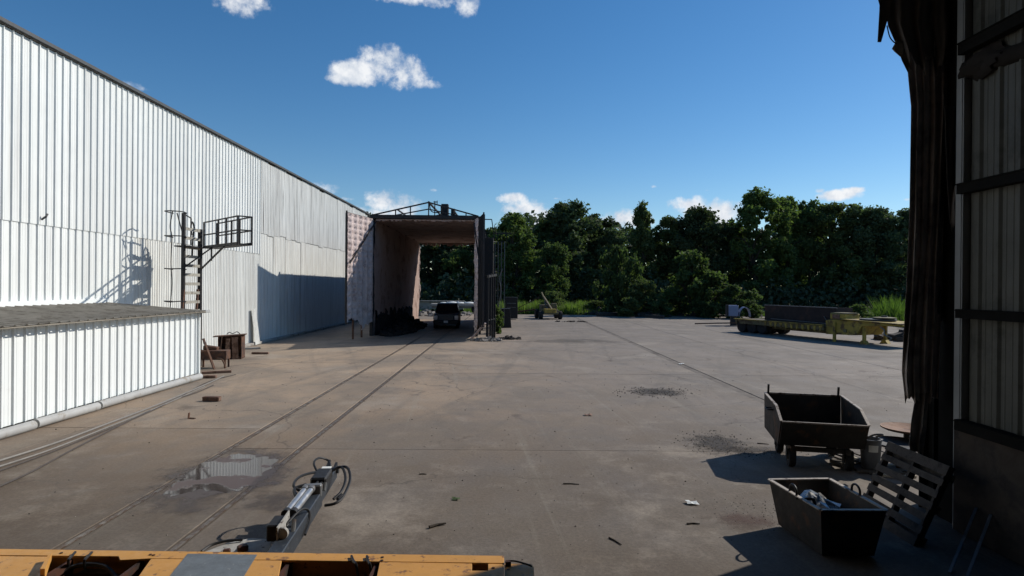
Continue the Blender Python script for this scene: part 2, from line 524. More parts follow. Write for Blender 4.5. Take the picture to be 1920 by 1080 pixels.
def stain_material(name, c, rx, ry, col, rough, seed, strength=0.85, scale=1.6, edge=(0.1, 1.15)):
    """a dirty mark with a ragged edge that thins out to nothing"""
    m = bpy.data.materials.new(name)
    m.use_nodes = True
    nt = m.node_tree
    N, L = nt.nodes.new, nt.links.new
    b = nt.nodes['Principled BSDF']
    pos = N('ShaderNodeNewGeometry').outputs['Position']
    sub = N('ShaderNodeVectorMath')
    sub.operation = 'SUBTRACT'
    L(pos, sub.inputs[0])
    sub.inputs[1].default_value = c
    sc = N('ShaderNodeVectorMath')
    sc.operation = 'MULTIPLY'
    L(sub.outputs[0], sc.inputs[0])
    sc.inputs[1].default_value = (1 / rx, 1 / ry, 0)
    ln = N('ShaderNodeVectorMath')
    ln.operation = 'LENGTH'
    L(sc.outputs[0], ln.inputs[0])
    nz = N('ShaderNodeTexNoise')
    nz.noise_dimensions = '4D'
    nz.inputs['W'].default_value = seed * 3.7
    nz.inputs['Scale'].default_value = scale
    nz.inputs['Detail'].default_value = 10
    nz.inputs['Roughness'].default_value = 0.72
    L(pos, nz.inputs['Vector'])
    ad = N('ShaderNodeMath')
    ad.operation = 'MULTIPLY_ADD'
    L(nz.outputs['Fac'], ad.inputs[0])
    ad.inputs[1].default_value = 3.0
    ad.inputs[2].default_value = -1.45
    su = N('ShaderNodeMath')
    L(ad.outputs[0], su.inputs[0])
    L(ln.outputs['Value'], su.inputs[1])
    mr = N('ShaderNodeMapRange')
    mr.interpolation_type = 'SMOOTHSTEP'
    mr.inputs['From Min'].default_value = edge[0]
    mr.inputs['From Max'].default_value = edge[1]
    mr.inputs['To Min'].default_value = strength
    mr.inputs['To Max'].default_value = 0.0
    L(su.outputs[0], mr.inputs['Value'])
    L(mr.outputs[0], b.inputs['Alpha'])
    b.inputs['Base Color'].default_value = (*col, 1)
    b.inputs['Roughness'].default_value = rough
    MATS[name] = m


# ------------------------------------------------------------------ building helpers
class MB:
    def __init__(self):
        self.v, self.f = [], []

    def add(self, vs, fs):
        b = len(self.v)
        self.v.extend([tuple(p) for p in vs])
        self.f.extend([tuple(i + b for i in q) for q in fs])
        return self

    def box(self, c, s, rz=0.0, rx=0.0, ry=0.0):
        R = Euler((rx, ry, rz)).to_matrix()
        c = Vector(c)
        vs = [c + R @ Vector((x * s[0] / 2, y * s[1] / 2, z * s[2] / 2)) for z in (-1, 1) for y in (-1, 1) for x in (-1, 1)]
        return self.add(vs, [(0, 2, 3, 1), (4, 5, 7, 6), (0, 1, 5, 4), (2, 6, 7, 3), (0, 4, 6, 2), (1, 3, 7, 5)])

    def bar(self, a, b, w, h=None, up=(0, 0, 1)):
        a, b = Vector(a), Vector(b)
        h = w if h is None else h
        d = (b - a)
        if d.length < 1e-6:
            return self
        d.normalize()
        up = Vector(up)
        if abs(d.dot(up)) > 0.98:
            up = Vector((0, 1, 0)) if abs(d.y) < 0.9 else Vector((1, 0, 0))
        s = d.cross(up).normalized()
        u = s.cross(d).normalized()
        vs = []
        for p in (a, b):
            for (i, j) in ((-1, -1), (1, -1), (1, 1), (-1, 1)):
                vs.append(p + s * (i * w / 2) + u * (j * h / 2))
        return self.add(vs, [(0, 1, 2, 3), (7, 6, 5, 4), (0, 4, 5, 1), (1, 5, 6, 2), (2, 6, 7, 3), (3, 7, 4, 0)])

    def tube(self, pts, r, n=8, r2=None, cap=True):
        pts = [Vector(p) for p in pts]
        k = len(pts)
        vs, fs = [], []
        prev = None
        for i, p in enumerate(pts):
            d = (pts[min(i + 1, k - 1)] - pts[max(i - 1, 0)])
            if d.length < 1e-9:
                d = Vector((0, 0, 1))
            d.normalize()
            if prev is None:
                a = Vector((0, 0, 1)) if abs(d.z) < 0.9 else Vector((1, 0, 0))
                s = d.cross(a).normalized()
            else:
                s = (prev - d * prev.dot(d))
                s = s.normalized() if s.length > 1e-6 else d.orthogonal().normalized()
            prev = s
            u = s.cross(d)
            rr = r if r2 is None else r + (r2 - r) * i / max(1, k - 1)
            for j in range(n):
                t = 2 * math.pi * j / n
                vs.append(p + s * (rr * math.cos(t)) + u * (rr * math.sin(t)))
        for i in range(k - 1):
            for j in range(n):
                fs.append((i * n + j, i * n + (j + 1) % n, (i + 1) * n + (j + 1) % n, (i + 1) * n + j))
        if cap:
            fs.append(tuple(range(n))[::-1])
            fs.append(tuple((k - 1) * n + j for j in range(n)))
        return self.add(vs, [q[::-1] for q in fs])

    def curve(self, ctrl, r, n=7, seg=8):
        """tube along a smooth curve through the control points"""
        P = [Vector(p) for p in ctrl]
        P = [P[0] * 2 - P[1]] + P + [P[-1] * 2 - P[-2]]
        out = []
        for i in range(1, len(P) - 2):
            for k in range(seg):
                t = k / seg
                a, b, c, d = P[i - 1], P[i], P[i + 1], P[i + 2]
                out.append(0.5 * ((2 * b) + (c - a) * t + (2 * a - 5 * b + 4 * c - d) * t * t + (3 * b - a - 3 * c + d) * t ** 3))
        out.append(P[-2])
        return self.tube(out, r, n)

    def prism(self, poly, vec):
        """polygon (3D points) extruded along vec"""
        poly = [Vector(p) for p in poly]
        vec = Vector(vec)
        n = len(poly)
        nrm = Vector((0, 0, 0))
        for i in range(n):
            nrm += poly[i].cross(poly[(i + 1) % n])
        if nrm.dot(vec) > 0:
            poly = poly[::-1]
        vs = poly + [p + vec for p in poly]
        fs = [tuple(range(n)), tuple(range(2 * n - 1, n - 1, -1))]
        for i in range(n):
            j = (i + 1) % n
            fs.append((i, i + n, j + n, j))
        return self.add(vs, fs)

    def lathe(self, prof, c=(0, 0, 0), n=20, axis='z'):
        c = Vector(c)
        vs, fs = [], []
        for (r, z) in prof:
            for j in range(n):
                t = 2 * math.pi * j / n
                p = Vector((r * math.cos(t), r * math.sin(t), z))
                if axis == 'x':
                    p = Vector((p.z, p.x, p.y))
                elif axis == 'y':
                    p = Vector((p.y, p.z, p.x))
                vs.append(c + p)
        for i in range(len(prof) - 1):
            for j in range(n):
                k = (j + 1) % n
                fs.append((i * n + j, i * n + k, (i + 1) * n + k, (i + 1) * n + j))
        if prof[0][0] > 1e-5:
            fs.append(tuple(range(n))[::-1])
        if prof[-1][0] > 1e-5:
            fs.append(tuple((len(prof) - 1) * n + j for j in range(n)))
        return self.add(vs, fs)

    def mesh(self, name, mat, bevel=0.0, smooth=None):
        me = bpy.data.meshes.new(name)
        me.from_pydata(self.v, [], self.f)
        me.materials.append(MATS[mat] if isinstance(mat, str) else mat)
        if bevel:
            bm = bmesh.new()
            bm.from_mesh(me)
            bmesh.ops.recalc_face_normals(bm, faces=bm.faces[:])
            ed = [e for e in bm.edges if len(e.link_faces) == 2 and e.calc_face_angle(0) > rad(35)]
            bmesh.ops.bevel(bm, geom=ed, offset=bevel, segments=1, affect='EDGES', clamp_overlap=True)
            bm.to_mesh(me)
            bm.free()
        if smooth:
            me.shade_smooth()
            me.set_sharp_from_angle(angle=rad(smooth))
        me.update()
        return me

    def build(self, name, mat, parent=None, bevel=0.0, smooth=None):
        return put(name, self.mesh(name, mat, bevel, smooth), parent)


def put(name, me, parent=None, loc=(0, 0, 0), rot=None):
    o = bpy.data.objects.new(name, me)
    C.objects.link(o)
    o.location = loc
    if rot is not None:
        o.rotation_euler = rot
    if parent is not None:
        o.parent = parent
    return o


def tag(o, label=None, cat=None, group=None, kind=None):
    if label:
        o['label'] = label
    if cat:
        o['category'] = cat
    if group:
        o['group'] = group
    if kind:
        o['kind'] = kind
    return o


def thing(name, label, cat, loc=(0, 0, 0), rz=0.0, group=None):
    o = bpy.data.objects.new(name, None)
    C.objects.link(o)
    o.empty_display_size = 0.3
    o.location = loc
    o.rotation_euler = (0, 0, rz)
    return tag(o, label, cat, group)


def leafmesh(name, P, Nn, size, mat, rng, aspect=1.6):
    """many small diamond leaves: centres P, normals Nn, sizes"""
    n = len(P)
    a = rng.normal(size=(n, 3))
    t = np.cross(Nn, a)
    t /= np.linalg.norm(t, axis=1, keepdims=True) + 1e-9
    b = np.cross(Nn, t)
    s = size[:, None]
    V = np.empty((n, 4, 3))
    V[:, 0] = P - t * s * 0.5 * aspect
    V[:, 1] = P + b * s * 0.5 - Nn * s * 0.12
    V[:, 2] = P + t * s * 0.5 * aspect
    V[:, 3] = P - b * s * 0.5 - Nn * s * 0.12
    me = bpy.data.meshes.new(name)
    me.vertices.add(n * 4)
    me.vertices.foreach_set('co', V.reshape(-1).astype(np.float32))
    me.loops.add(n * 4)
    me.loops.foreach_set('vertex_index', np.arange(n * 4, dtype=np.int32))
    me.polygons.add(n)
    me.polygons.foreach_set('loop_start', np.arange(0, n * 4, 4, dtype=np.int32))
    me.polygons.foreach_set('loop_total', np.full(n, 4, dtype=np.int32))
    me.materials.append(MATS[mat])
    me.update(calc_edges=True)
    return me


def W(mb, name, mat, root, bevel=0.0, smooth=None):
    """a part given in world coordinates under an unrotated thing"""
    o = mb.build(name, mat, root, bevel, smooth)
    o.location = -Vector(root.location)
    return o


def wave(u, v, seed=0):
    s = seed * 1.7
    return (math.sin(u * 2.1 + s) * math.cos(v * 1.7 + s * 1.3) + 0.6 * math.sin(u * 4.7 + v * 3.1 + s * 2) + 0.4 * math.sin(u * 9.3 - v * 8.1 + s) + 0.3 * math.cos(v * 13.0 + u * 6.0 + s))


def sheet(o, du, dv, nu, nv, fn, normal, edge=None):
    """a lumpy sheet: origin, two edge vectors, grid counts, height function, normal; edge(u) -> lowest v"""
    mb = MB()
    o, du, dv, normal = Vector(o), Vector(du), Vector(dv), Vector(normal).normalized()
    vs = []
    for i in range(nu + 1):
        u = i / nu
        v0 = edge(u) if edge else 0.0
        for j in range(nv + 1):
            v = v0 + (1 - v0) * j / nv
            vs.append(o + du * u + dv * v + normal * fn(u * du.length, v * dv.length))
    fs = []
    flip = du.cross(dv).dot(normal) < 0
    for i in range(nu):
        for j in range(nv):
            a = i * (nv + 1) + j
            q = (a, a + nv + 1, a + nv + 2, a + 1)
            fs.append(q[::-1] if flip else q)
    mb.add(vs, fs)
    return mb


# ================================================================== ground and yard
g = MB().add([(-900, -300, -0.09), (900, -300, -0.09), (900, 1500, -0.09), (-900, 1500, -0.09)], [(0, 1, 2, 3)])
tag(g.build('ground', 'earth'), 'bare earth and rough grass around the concrete yard', kind='structure')

yard = MB().add([(-13.6, -14, -0.016), (34, -14, -0.016), (34, 69.5, -0.016), (-13.6, 69.5, -0.016)], [(0, 1, 2, 3)]).build('concrete_yard', 'joint_dirt')
tag(yard, 'brown grey concrete yard of large slabs with dirt in the joints', kind='structure')
XS_LEFT = [(-13.55, -9.3), (-9.3, -5.445), (-5.315, -4.065), (-3.935, 7.20)]
XS_RIGHT = [(7.48, 11.6), (11.6, 15.8), (15.8, 20.0), (20.0, 24.2), (24.2, 28.4), (28.4, 33.9)]
ZS_A = [-14, -8, 0.6, 11.6, 21.9, 34.7, 46.0, 57.0, 69.0]
ZS_B = [-14, -5, 3.0, 13.2, 24.6, 36.0, 47.0, 58.0, 68.6]
rnd = random.Random(3)
for (x0, x1) in XS_LEFT + XS_RIGHT:
    zs = ZS_B if x1 < -5.4 else ZS_A
    for z0, z1 in zip(zs[:-1], zs[1:]):
        gap = 0.007
        h = rnd.uniform(-0.004, 0.004)
        s = MB()
        a, b, c, d = x0 + gap, x1 - gap, z0 + gap, z1 - gap
        if x0 == -5.315 or x1 == -5.445:
            h = 0.0
        ch = 0.008
        s.add([(a, c, -0.035), (b, c, -0.035), (b, d, -0.035), (a, d, -0.035),
               (a, c, h - ch), (b, c, h - ch), (b, d, h - ch), (a, d, h - ch),
               (a + ch, c + ch, h), (b - ch, c + ch, h), (b - ch, d - ch, h), (a + ch, d - ch, h)],
              [(8, 9, 10, 11)] + [(i, (i + 1) % 4, (i + 1) % 4 + 4, i + 4) for i in range(4)] + [(i + 4, (i + 1) % 4 + 4, (i + 1) % 4 + 8, i + 8) for i in range(4)])
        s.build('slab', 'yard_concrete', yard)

strip = MB().box((7.34, 27.5, -0.024), (0.27, 83, 0.026))
tag(strip.build('dirt_strip', 'trench_dirt', yard))
track = thing('rail_track', 'pair of steel rails sunk flush in the concrete running into the tunnel', 'rail track', (-4.69, 20, 0))
for x in (-5.38, -4.0):
    W(MB().box((x, 22, -0.020), (0.062, 71, 0.030)), 'rail', 'rail_steel', track)

# shallow puddle between the rails
def stain(x, y, rx, ry, col, label, rough=0.85, strength=0.85, scale=1.6, z=0.0075, edge=(0.1, 1.15)):
    global STAINS
    STAINS += 1
    c = G(x, y, 0)
    stain_material('stain_%d' % STAINS, c, rx, ry, col, rough, STAINS, strength, scale, edge)
    k = 1.75
    mb = MB().add([(c.x - rx * k, c.y - ry * k, z), (c.x + rx * k, c.y - ry * k, z), (c.x + rx * k, c.y + ry * k, z), (c.x - rx * k, c.y + ry * k, z)], [(0, 1, 2, 3)])
    tag(mb.build('stain', 'stain_%d' % STAINS), label, kind='structure')


STAINS = 0
stain(425, 890, 0.95, 1.45, (0.062, 0.044, 0.038), 'damp brown margin round the puddle', 0.4, 0.85, 1.6, 0.005, (0.5, 1.35))
stain(1232, 735, 0.95, 0.75, (0.035, 0.030, 0.027), 'dark crumbly stain mid yard', 0.9, 0.8, 4.0)
stain(1345, 832, 0.62, 0.85, (0.035, 0.029, 0.026), 'dark stain before the tipping cart', 0.9, 0.9, 4.0)
stain(1425, 845, 0.9, 0.35, (0.05, 0.042, 0.036), 'thin dark smear leading to the cart', 0.9, 0.6, 3.0)
stain(1390, 975, 0.55, 0.35, (0.085, 0.045, 0.036), 'reddish stain before the scrap bin', 0.9, 0.6, 3.0)
stain(520, 940, 0.5, 0.5, (0.07, 0.055, 0.047), 'damp spot beside the near rail', 0.6, 0.6, 3.0)
stain(1075, 640, 3.0, 1.6, (0.12, 0.105, 0.092), 'wide tyre-worn patch before the boom machine', 0.9, 0.5, 0.9)


def puddle():
    me_pts = [(300, 925), (330, 902), (352, 884), (372, 868), (400, 860), (425, 853), (450, 847), (480, 853), (505, 856), (528, 860), (518, 873),
              (500, 888), (482, 902), (468, 912), (445, 922), (425, 926), (395, 923), (365, 921), (340, 928), (312, 934)]
    pts = [G(x, y, 0.006) for x, y in me_pts]
    c = sum(pts, Vector()) / len(pts)
    big = []
    for i, p in enumerate(pts):
        q = pts[(i + 1) % len(pts)]
        for t in (0, 0.33, 0.66):
            e = p.lerp(q, t)
            k = 0.93 + 0.06 * math.sin(i * 7.3 + t * 11)
            big.append(c + (e - c) * k)
    for p in big:
        p.z = 0.006
        p.x = min(max(p.x, -5.86), -3.93)
    n = len(big)
    mb = MB().add([c] + big, [(0, i + 1, (i + 1) % n + 1) for i in range(n)])
    m = bpy.data.materials.new('puddle_water')
    m.use_nodes = True
    nt = m.node_tree
    N, L = nt.nodes.new, nt.links.new
    b = nt.nodes['Principled BSDF']
    pos = N('ShaderNodeNewGeometry').outputs['Position']
    nz = N('ShaderNodeTexNoise')
    nz.inputs['Scale'].default_value = 1.5
    nz.inputs['Detail'].default_value = 6
    L(pos, nz.inputs['Vector'])
    r = N('ShaderNodeMapRange')
    r.inputs['From Min'].default_value = 0.545
    r.inputs['From Max'].default_value = 0.575
    L(nz.outputs['Fac'], r.inputs['Value'])
    mx = N('ShaderNodeMix')
    mx.data_type = 'RGBA'
    L(r.outputs[0], mx.inputs[0])
    mx.inputs[6].default_value = (0.060, 0.050, 0.046, 1)
    mx.inputs[7].default_value = (0.085, 0.058, 0.050, 1)
    L(mx.outputs[2], b.inputs['Base Color'])
    rr = N('ShaderNodeMapRange')
    rr.inputs['To Min'].default_value = 0.05
    rr.inputs['To Max'].default_value = 0.45
    L(r.outputs[0], rr.inputs['Value'])
    L(rr.outputs[0], b.inputs['Roughness'])
    b.inputs['IOR'].default_value = 1.5
    b.inputs['Specular IOR Level'].default_value = 0.42
    MATS['puddle_water'] = m
    tag(mb.build('puddle', 'puddle_water'), 'shallow puddle between the rails mirroring the white siding', kind='structure')


puddle()


# ================================================================== ribbed metal sheets
def ribbed(name, w, length, pitch, rib_h, mat, half=0.045, top=0.014, minor=True, first=None):
    prof = []
    n = int(round(w / pitch))
    for i in range(n):
        c = pitch * (i + 0.5)
        prof += [(c - half, 0), (c - top, rib_h), (c + top, rib_h), (c + half, 0)]
        if minor and i < n:
            for k in (0.5 - 0.17, 0.5 + 0.17):
                q = c + pitch * k
                if q < w - 0.03:
                    prof += [(q - 0.014, 0), (q, 0.007), (q + 0.014, 0)]
    prof = [(0.0, 0.0)] + prof + [(w, 0.0)]
    mb = MB()
    vs = []
    for (u, h) in prof:
        vs += [(h, u, 0), (h, u, length)]
    fs = [(2 * i, 2 * i + 2, 2 * i + 3, 2 * i + 1) for i in range(len(prof) - 1)]
    mb.add(vs, fs)
    return mb.mesh(name, mat)


WX = -13.5
warehouse = thing('warehouse', 'long white ribbed metal warehouse running down one side of the yard', 'building', (WX, 30, 0))
wl = Vector(warehouse.location)


def wput(name, me, loc, parent=warehouse, rot=None):
    return put(name, me, parent, Vector(loc) - wl, rot)


core = MB().box((WX - 6.05, 31.7, 5.0), (12.0, 51.4, 10.0))
W(core, 'wall_core', 'grey_trim', warehouse)
rf = MB()
rf.prism([(WX + 0.05, 5.8, 10.08), (WX + 0.05, 5.8, 10.18), (WX - 6, 5.8, 10.85), (WX - 12.4, 5.8, 10.20), (WX - 12.4, 5.8, 10.08)], (0, 51.8, 0))
roof = W(rf, 'roof', 'roof_metal', warehouse)
et = MB().box((WX + 0.10, 31.7, 10.14), (0.13, 52.0, 0.10))
W(et, 'eave_trim', 'dark_trim', warehouse)
W(MB().box((WX + 0.05, 57.45, 5.0), (0.14, 0.10, 10.1)), 'corner_trim', 'grey_trim', warehouse)
W(MB().tube([(WX + 0.12, 57.3, 10.0), (WX + 0.12, 57.3, 9.6), (WX + 0.05, 57.5, 9.3), (WX + 0.05, 57.5, 0.1)], 0.06, 8), 'downspout', 'dark_trim', warehouse, smooth=40)
cb = MB().box((WX + 0.07, 38.9, 0.07), (0.34, 37.0, 0.14))
W(cb, 'foundation_kerb', 'curb_concrete', warehouse, bevel=0.02)

P_up = ribbed('upper_sheet', 0.914, 5.17, 0.3047, 0.042, 'white_siding', half=0.036)
P_lo = ribbed('lower_sheet', 0.914, 4.70, 0.3047, 0.042, 'white_siding', half=0.036)
P_fine = ribbed('lower_fine_sheet', 0.914, 4.78, 0.1523, 0.022, 'low_siding', half=0.032, top=0.014, minor=False)
P_old_up = ribbed('old_upper_sheet', 0.914, 4.02, 0.2285, 0.020, 'old_siding', half=0.034, top=0.012, minor=False)
P_old_lo = ribbed('old_lower_sheet', 0.914, 6.06, 0.2285, 0.020, 'low_siding', half=0.034, top=0.012, minor=False)
rnd = random.Random(11)
for i in range(56):
    z = 6.0 + 0.914 * i
    if z < 32.3:
        wput('wall_panel', P_up, (WX + 0.022, z, 4.88))
        if z < 20.8:
            wput('wall_panel', P_lo, (WX, z, 0.22))
        else:
            wput('wall_panel', P_fine, (WX, z, 0.13), rot=(0, rnd.uniform(-0.002, 0.003), 0))
    else:
        dz = rnd.choice((0, 0, 0.0, -0.06, 0.07, -0.1))
        wput('wall_panel', P_old_up, (WX + 0.026 + rnd.uniform(0, .010), z, 6.03 + dz), rot=(0, rnd.uniform(-0.002, 0.003), rnd.uniform(-.004, .004)))
        wput('wall_panel', P_old_lo, (WX, z, 0.13), rot=(0, rnd.uniform(-0.002, 0.003), rnd.uniform(-.004, .004)))
lp = ribbed('loose_sheet', 0.61, 1.9, 0.1523, 0.02, 'low_siding', half=0.032, top=0.014, minor=False)
wput('loose_panel', lp, (WX + 0.30, 31.3, 0.02), rot=(0.06, -0.10, 0.02))
W(MB().tube([(WX + 0.06, 17.2, 5.02), (WX + 0.16, 17.25, 5.12), (WX + 0.16, 17.3, 5.2)], 0.03, 6), 'bracket', 'dark_trim', warehouse)

# low lean-to
AX = -10.42
annex = thing('lean_to', 'low white ribbed lean-to with a brown metal roof against the warehouse', 'shed', (AX, 13, 0))
al = Vector(annex.location)
W(MB().box((AX - 1.56, 13.1, 1.22), (3.0, 13.9, 2.0)), 'wall_core', 'grey_trim', annex)
A_w = ribbed('front_sheet', 0.914, 2.06, 0.3047, 0.040, 'annex_siding', half=0.036)
A_r = ribbed('roof_sheet', 0.914, 3.34, 0.3047, 0.028, 'annex_roof', minor=True)
dl = math.atan2(0.25, 3.30)
for i in range(15):
    z = 6.35 + 0.914 * i
    put('wall_panel', A_w, annex, Vector((AX, z, 0.20)) - al)
    put('roof_panel', A_r, annex, Vector((AX + 0.29, z, 2.30)) - al, (0, -math.pi / 2 + dl, 0))
W(MB().box((AX + 0.03, 20.09, 1.2), (0.09, 0.06, 2.05)), 'corner_trim', 'annex_siding', annex)
W(MB().box((AX - 1.5, 20.08, 1.2), (3.0, 0.03, 2.1)), 'end_wall', 'white_siding', annex)
W(MB().box((AX + 0.275, 13.2, 2.275), (0.012, 13.75, 0.03)), 'fascia', 'annex_roof', annex)
W(MB().prism([(AX + 0.20, 6.3, 2.26), (AX - 3.05, 6.3, 2.51), (AX - 3.05, 6.3, 2.40), (AX - 0.0, 6.3, 2.23)], (0, 13.75, 0)), 'eave_board', 'grey_trim', annex)
W(MB().box((AX + 0.12, 20.25, 2.27), (0.30, 0.34, 0.10), ry=-0.08), 'gutter_end', 'grey_trim', annex, bevel=0.01)
W(MB().box((WX + 0.06, 13.2, 2.62), (0.12, 13.7, 0.14)), 'flashing', 'annex_siding', annex)
bp = thing('base_pipe', 'pale dirty pipe lying along the foot of the white lean-to', 'pipe', (AX + 0.16, 13, 0))
for (za, zb) in ((6.2, 12.98), (13.04, 15.0), (15.06, 20.0)):
    W(MB().tube([(AX + 0.13, za, 0.115), (AX + 0.13, (za + zb) / 2, 0.11), (AX + 0.13, zb, 0.10)], 0.105, 16), 'pipe_length', 'pipe_white', bp, smooth=40)
cable_runs = [
    ('cable_grey', 'pale hose nearest the pipe, running along the foot of the lean-to', [(-30, 873), (100, 832), (200, 795), (300, 757), (383, 722), (420, 705)], 0.022),
    ('cable_grey', 'pale hose lying second from the pipe beside the lean-to', [(-30, 884), (90, 845), (190, 806), (290, 766), (350, 740), (384, 725)], 0.018),
    ('cable_dark', 'dark cable on the concrete beyond the two pale hoses', [(-30, 893), (90, 850), (170, 818), (260, 781), (330, 748), (390, 716), (442, 702)], 0.014),
    ('cable_dark', 'dark cable furthest from the lean-to, swinging out over the concrete', [(-30, 925), (60, 884), (130, 846), (190, 815), (240, 790), (320, 752), (370, 735), (400, 722)], 0.016),
]
for mt, lb, px, r in cable_runs:
    mb = MB().curve([tuple(G(x, y, r + 0.004)) for x, y in px], r, 6, 6)
    tag(mb.build('hose' if mt == 'cable_grey' else 'cable', mt, smooth=50), lb, 'hose' if mt == 'cable_grey' else 'cable', 'hoses and cables along the lean-to')

# ================================================================== lined steel tunnel over the track
XL, XR, Z0, Z1, HC = -8.5, -2.05, 38.0, 57.5, 7.42
tun = thing('steel_tunnel', 'tall steel tunnel lined with pinkish foam, standing over the rails', 'shed', (-5.27, 38, 0))
lump = lambda a, sd: (lambda u, v: a * wave(u * 0.9, v * 0.9, sd))
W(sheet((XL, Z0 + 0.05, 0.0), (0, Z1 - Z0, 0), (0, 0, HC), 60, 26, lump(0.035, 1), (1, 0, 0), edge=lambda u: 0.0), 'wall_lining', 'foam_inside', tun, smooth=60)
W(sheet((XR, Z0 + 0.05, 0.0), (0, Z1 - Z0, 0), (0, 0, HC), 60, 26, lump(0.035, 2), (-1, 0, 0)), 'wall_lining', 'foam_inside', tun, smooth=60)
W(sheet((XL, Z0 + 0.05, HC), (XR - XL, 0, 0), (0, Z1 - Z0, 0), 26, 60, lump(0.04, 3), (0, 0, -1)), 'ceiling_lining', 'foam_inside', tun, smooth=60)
W(MB().box((XL - 0.17, (Z0 + Z1) / 2, 3.8), (0.10, Z1 - Z0, 7.5)), 'outer_wall', 'tunnel_frame', tun)
W(MB().box((XR + 0.17, (Z0 + Z1) / 2, 3.8), (0.10, Z1 - Z0, 7.5)), 'outer_wall', 'tunnel_frame', tun)
W(MB().box(((XL + XR) / 2, (Z0 + Z1) / 2, 7.60), (XR - XL + 0.44, Z1 - Z0, 0.08)), 'roof_deck', 'tunnel_frame', tun)
# ragged foam lips round both openings
for zz, nm in ((Z0, 0), (Z1, 1)):
    lip = MB()
    rnd = random.Random(20 + nm)
    n = 46
    for k in range(n):
        x = XL + 0.1 + (XR - XL - 0.2) * (k + 0.5) / n
        d = rnd.uniform(0.05, 0.15) if nm == 0 else rnd.uniform(0.1, 0.4)
        lip.box((x, zz + 0.05, HC - d / 2 + 0.06), ((XR - XL) / n * 1.15, 0.16, d), ry=rnd.uniform(-0.2, 0.2))
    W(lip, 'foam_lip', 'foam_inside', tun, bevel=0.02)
W(sheet((XL - 0.02, Z1 - 0.1, 1.9), (0.10, 0.1, 0), (0, 0, 5.3), 3, 40, lump(0.06, 5), (1, 0, 0)), 'foam_edge', 'foam', tun, smooth=60)
for x in (XL - 0.14, XR + 0.12):
    W(MB().box((x, Z0, 3.8), (0.22, 0.24, 7.6)), 'door_post', 'tunnel_frame', tun, bevel=0.015)
W(MB().box(((XL + XR) / 2, Z0 - 0.02, 7.60), (XR - XL + 0.6, 0.26, 0.20)), 'header_beam', 'tunnel_frame', tun, bevel=0.015)
for x, sg in ((XL - 0.27, -1), (XR + 0.27, 1)):
    for k in range(6):
        W(MB().box((x, Z0 + 2.0 + k * 3.4, 3.8), (0.12, 0.14, 7.6)), 'wall_rib', 'tunnel_frame', tun)
apx = -5.05
for k, zz in enumerate((Z0 + 0.05, Z0 + 6.5, Z0 + 13.0, Z1 - 0.2)):
    tr = MB()
    l, r, a = Vector((XL - 0.2, zz, 7.72)), Vector((XR + 0.2, zz, 7.72)), Vector((apx, zz, 8.58))
    t = 0.085 if k == 0 else 0.07
    tr.bar(l, a, t, t).bar(a, r, t, t).bar(l, r, t, t)
    tr.bar(Vector((apx - 2.2, zz, 7.72)), Vector((apx, zz, 8.15)), t * .8, t * .8)
    tr.bar(Vector((apx + 2.0, zz, 7.72)), Vector((apx, zz, 8.15)), t * .8, t * .8)
    for f in (0.42, 0.68, 1.0):
        p = l.lerp(a, f)
        tr.bar((p.x, zz, 7.72), p, t * .8, t * .8)
    for f in (0.25, 0.5, 0.75):
        p = r.lerp(a, f)
        tr.bar((p.x, zz, 7.72), p, t * .8, t * .8)
    W(tr, 'roof_truss', 'tunnel_frame', tun)
W(MB().bar((apx, Z0, 8.6), (apx, Z1, 8.6), 0.1).bar((apx - 2, Z0, 8.1), (apx - 2, Z1, 8.1), 0.08).bar((apx + 1.6, Z0, 8.1), (apx + 1.6, Z1, 8.1), 0.08), 'purlin', 'tunnel_frame', tun)
W(MB().box((-4.12, Z0 + 1.2, 8.15), (0.46, 0.5, 0.95)), 'vent_stack', 'tunnel_frame', tun, bevel=0.02)
W(MB().box((-3.62, Z0 + 1.6, 8.02), (0.26, 0.4, 0.72)), 'vent_stack', 'tunnel_frame', tun, bevel=0.02)
W(MB().curve([(apx + 0.05, Z0, 8.5), (apx + 0.15, Z0 + .1, 8.05), (apx + 0.5, Z0 + .2, 7.95), (apx + 0.9, Z0 + .4, 8.1)], 0.035, 6), 'hose', 'rubber', tun)
W(MB().bar((apx + 0.35, Z0 + .4, 7.7), (apx + 0.35, Z0 + .4, 8.72), 0.06).bar((apx + 0.25, Z0 + .4, 8.66), (apx + 0.5, Z0 + .4, 8.66), 0.05).bar((apx + 0.5, Z0 + .4, 8.55), (apx + 0.5, Z0 + .4, 8.75), 0.05), 'lifting_eye', 'tunnel_frame', tun)
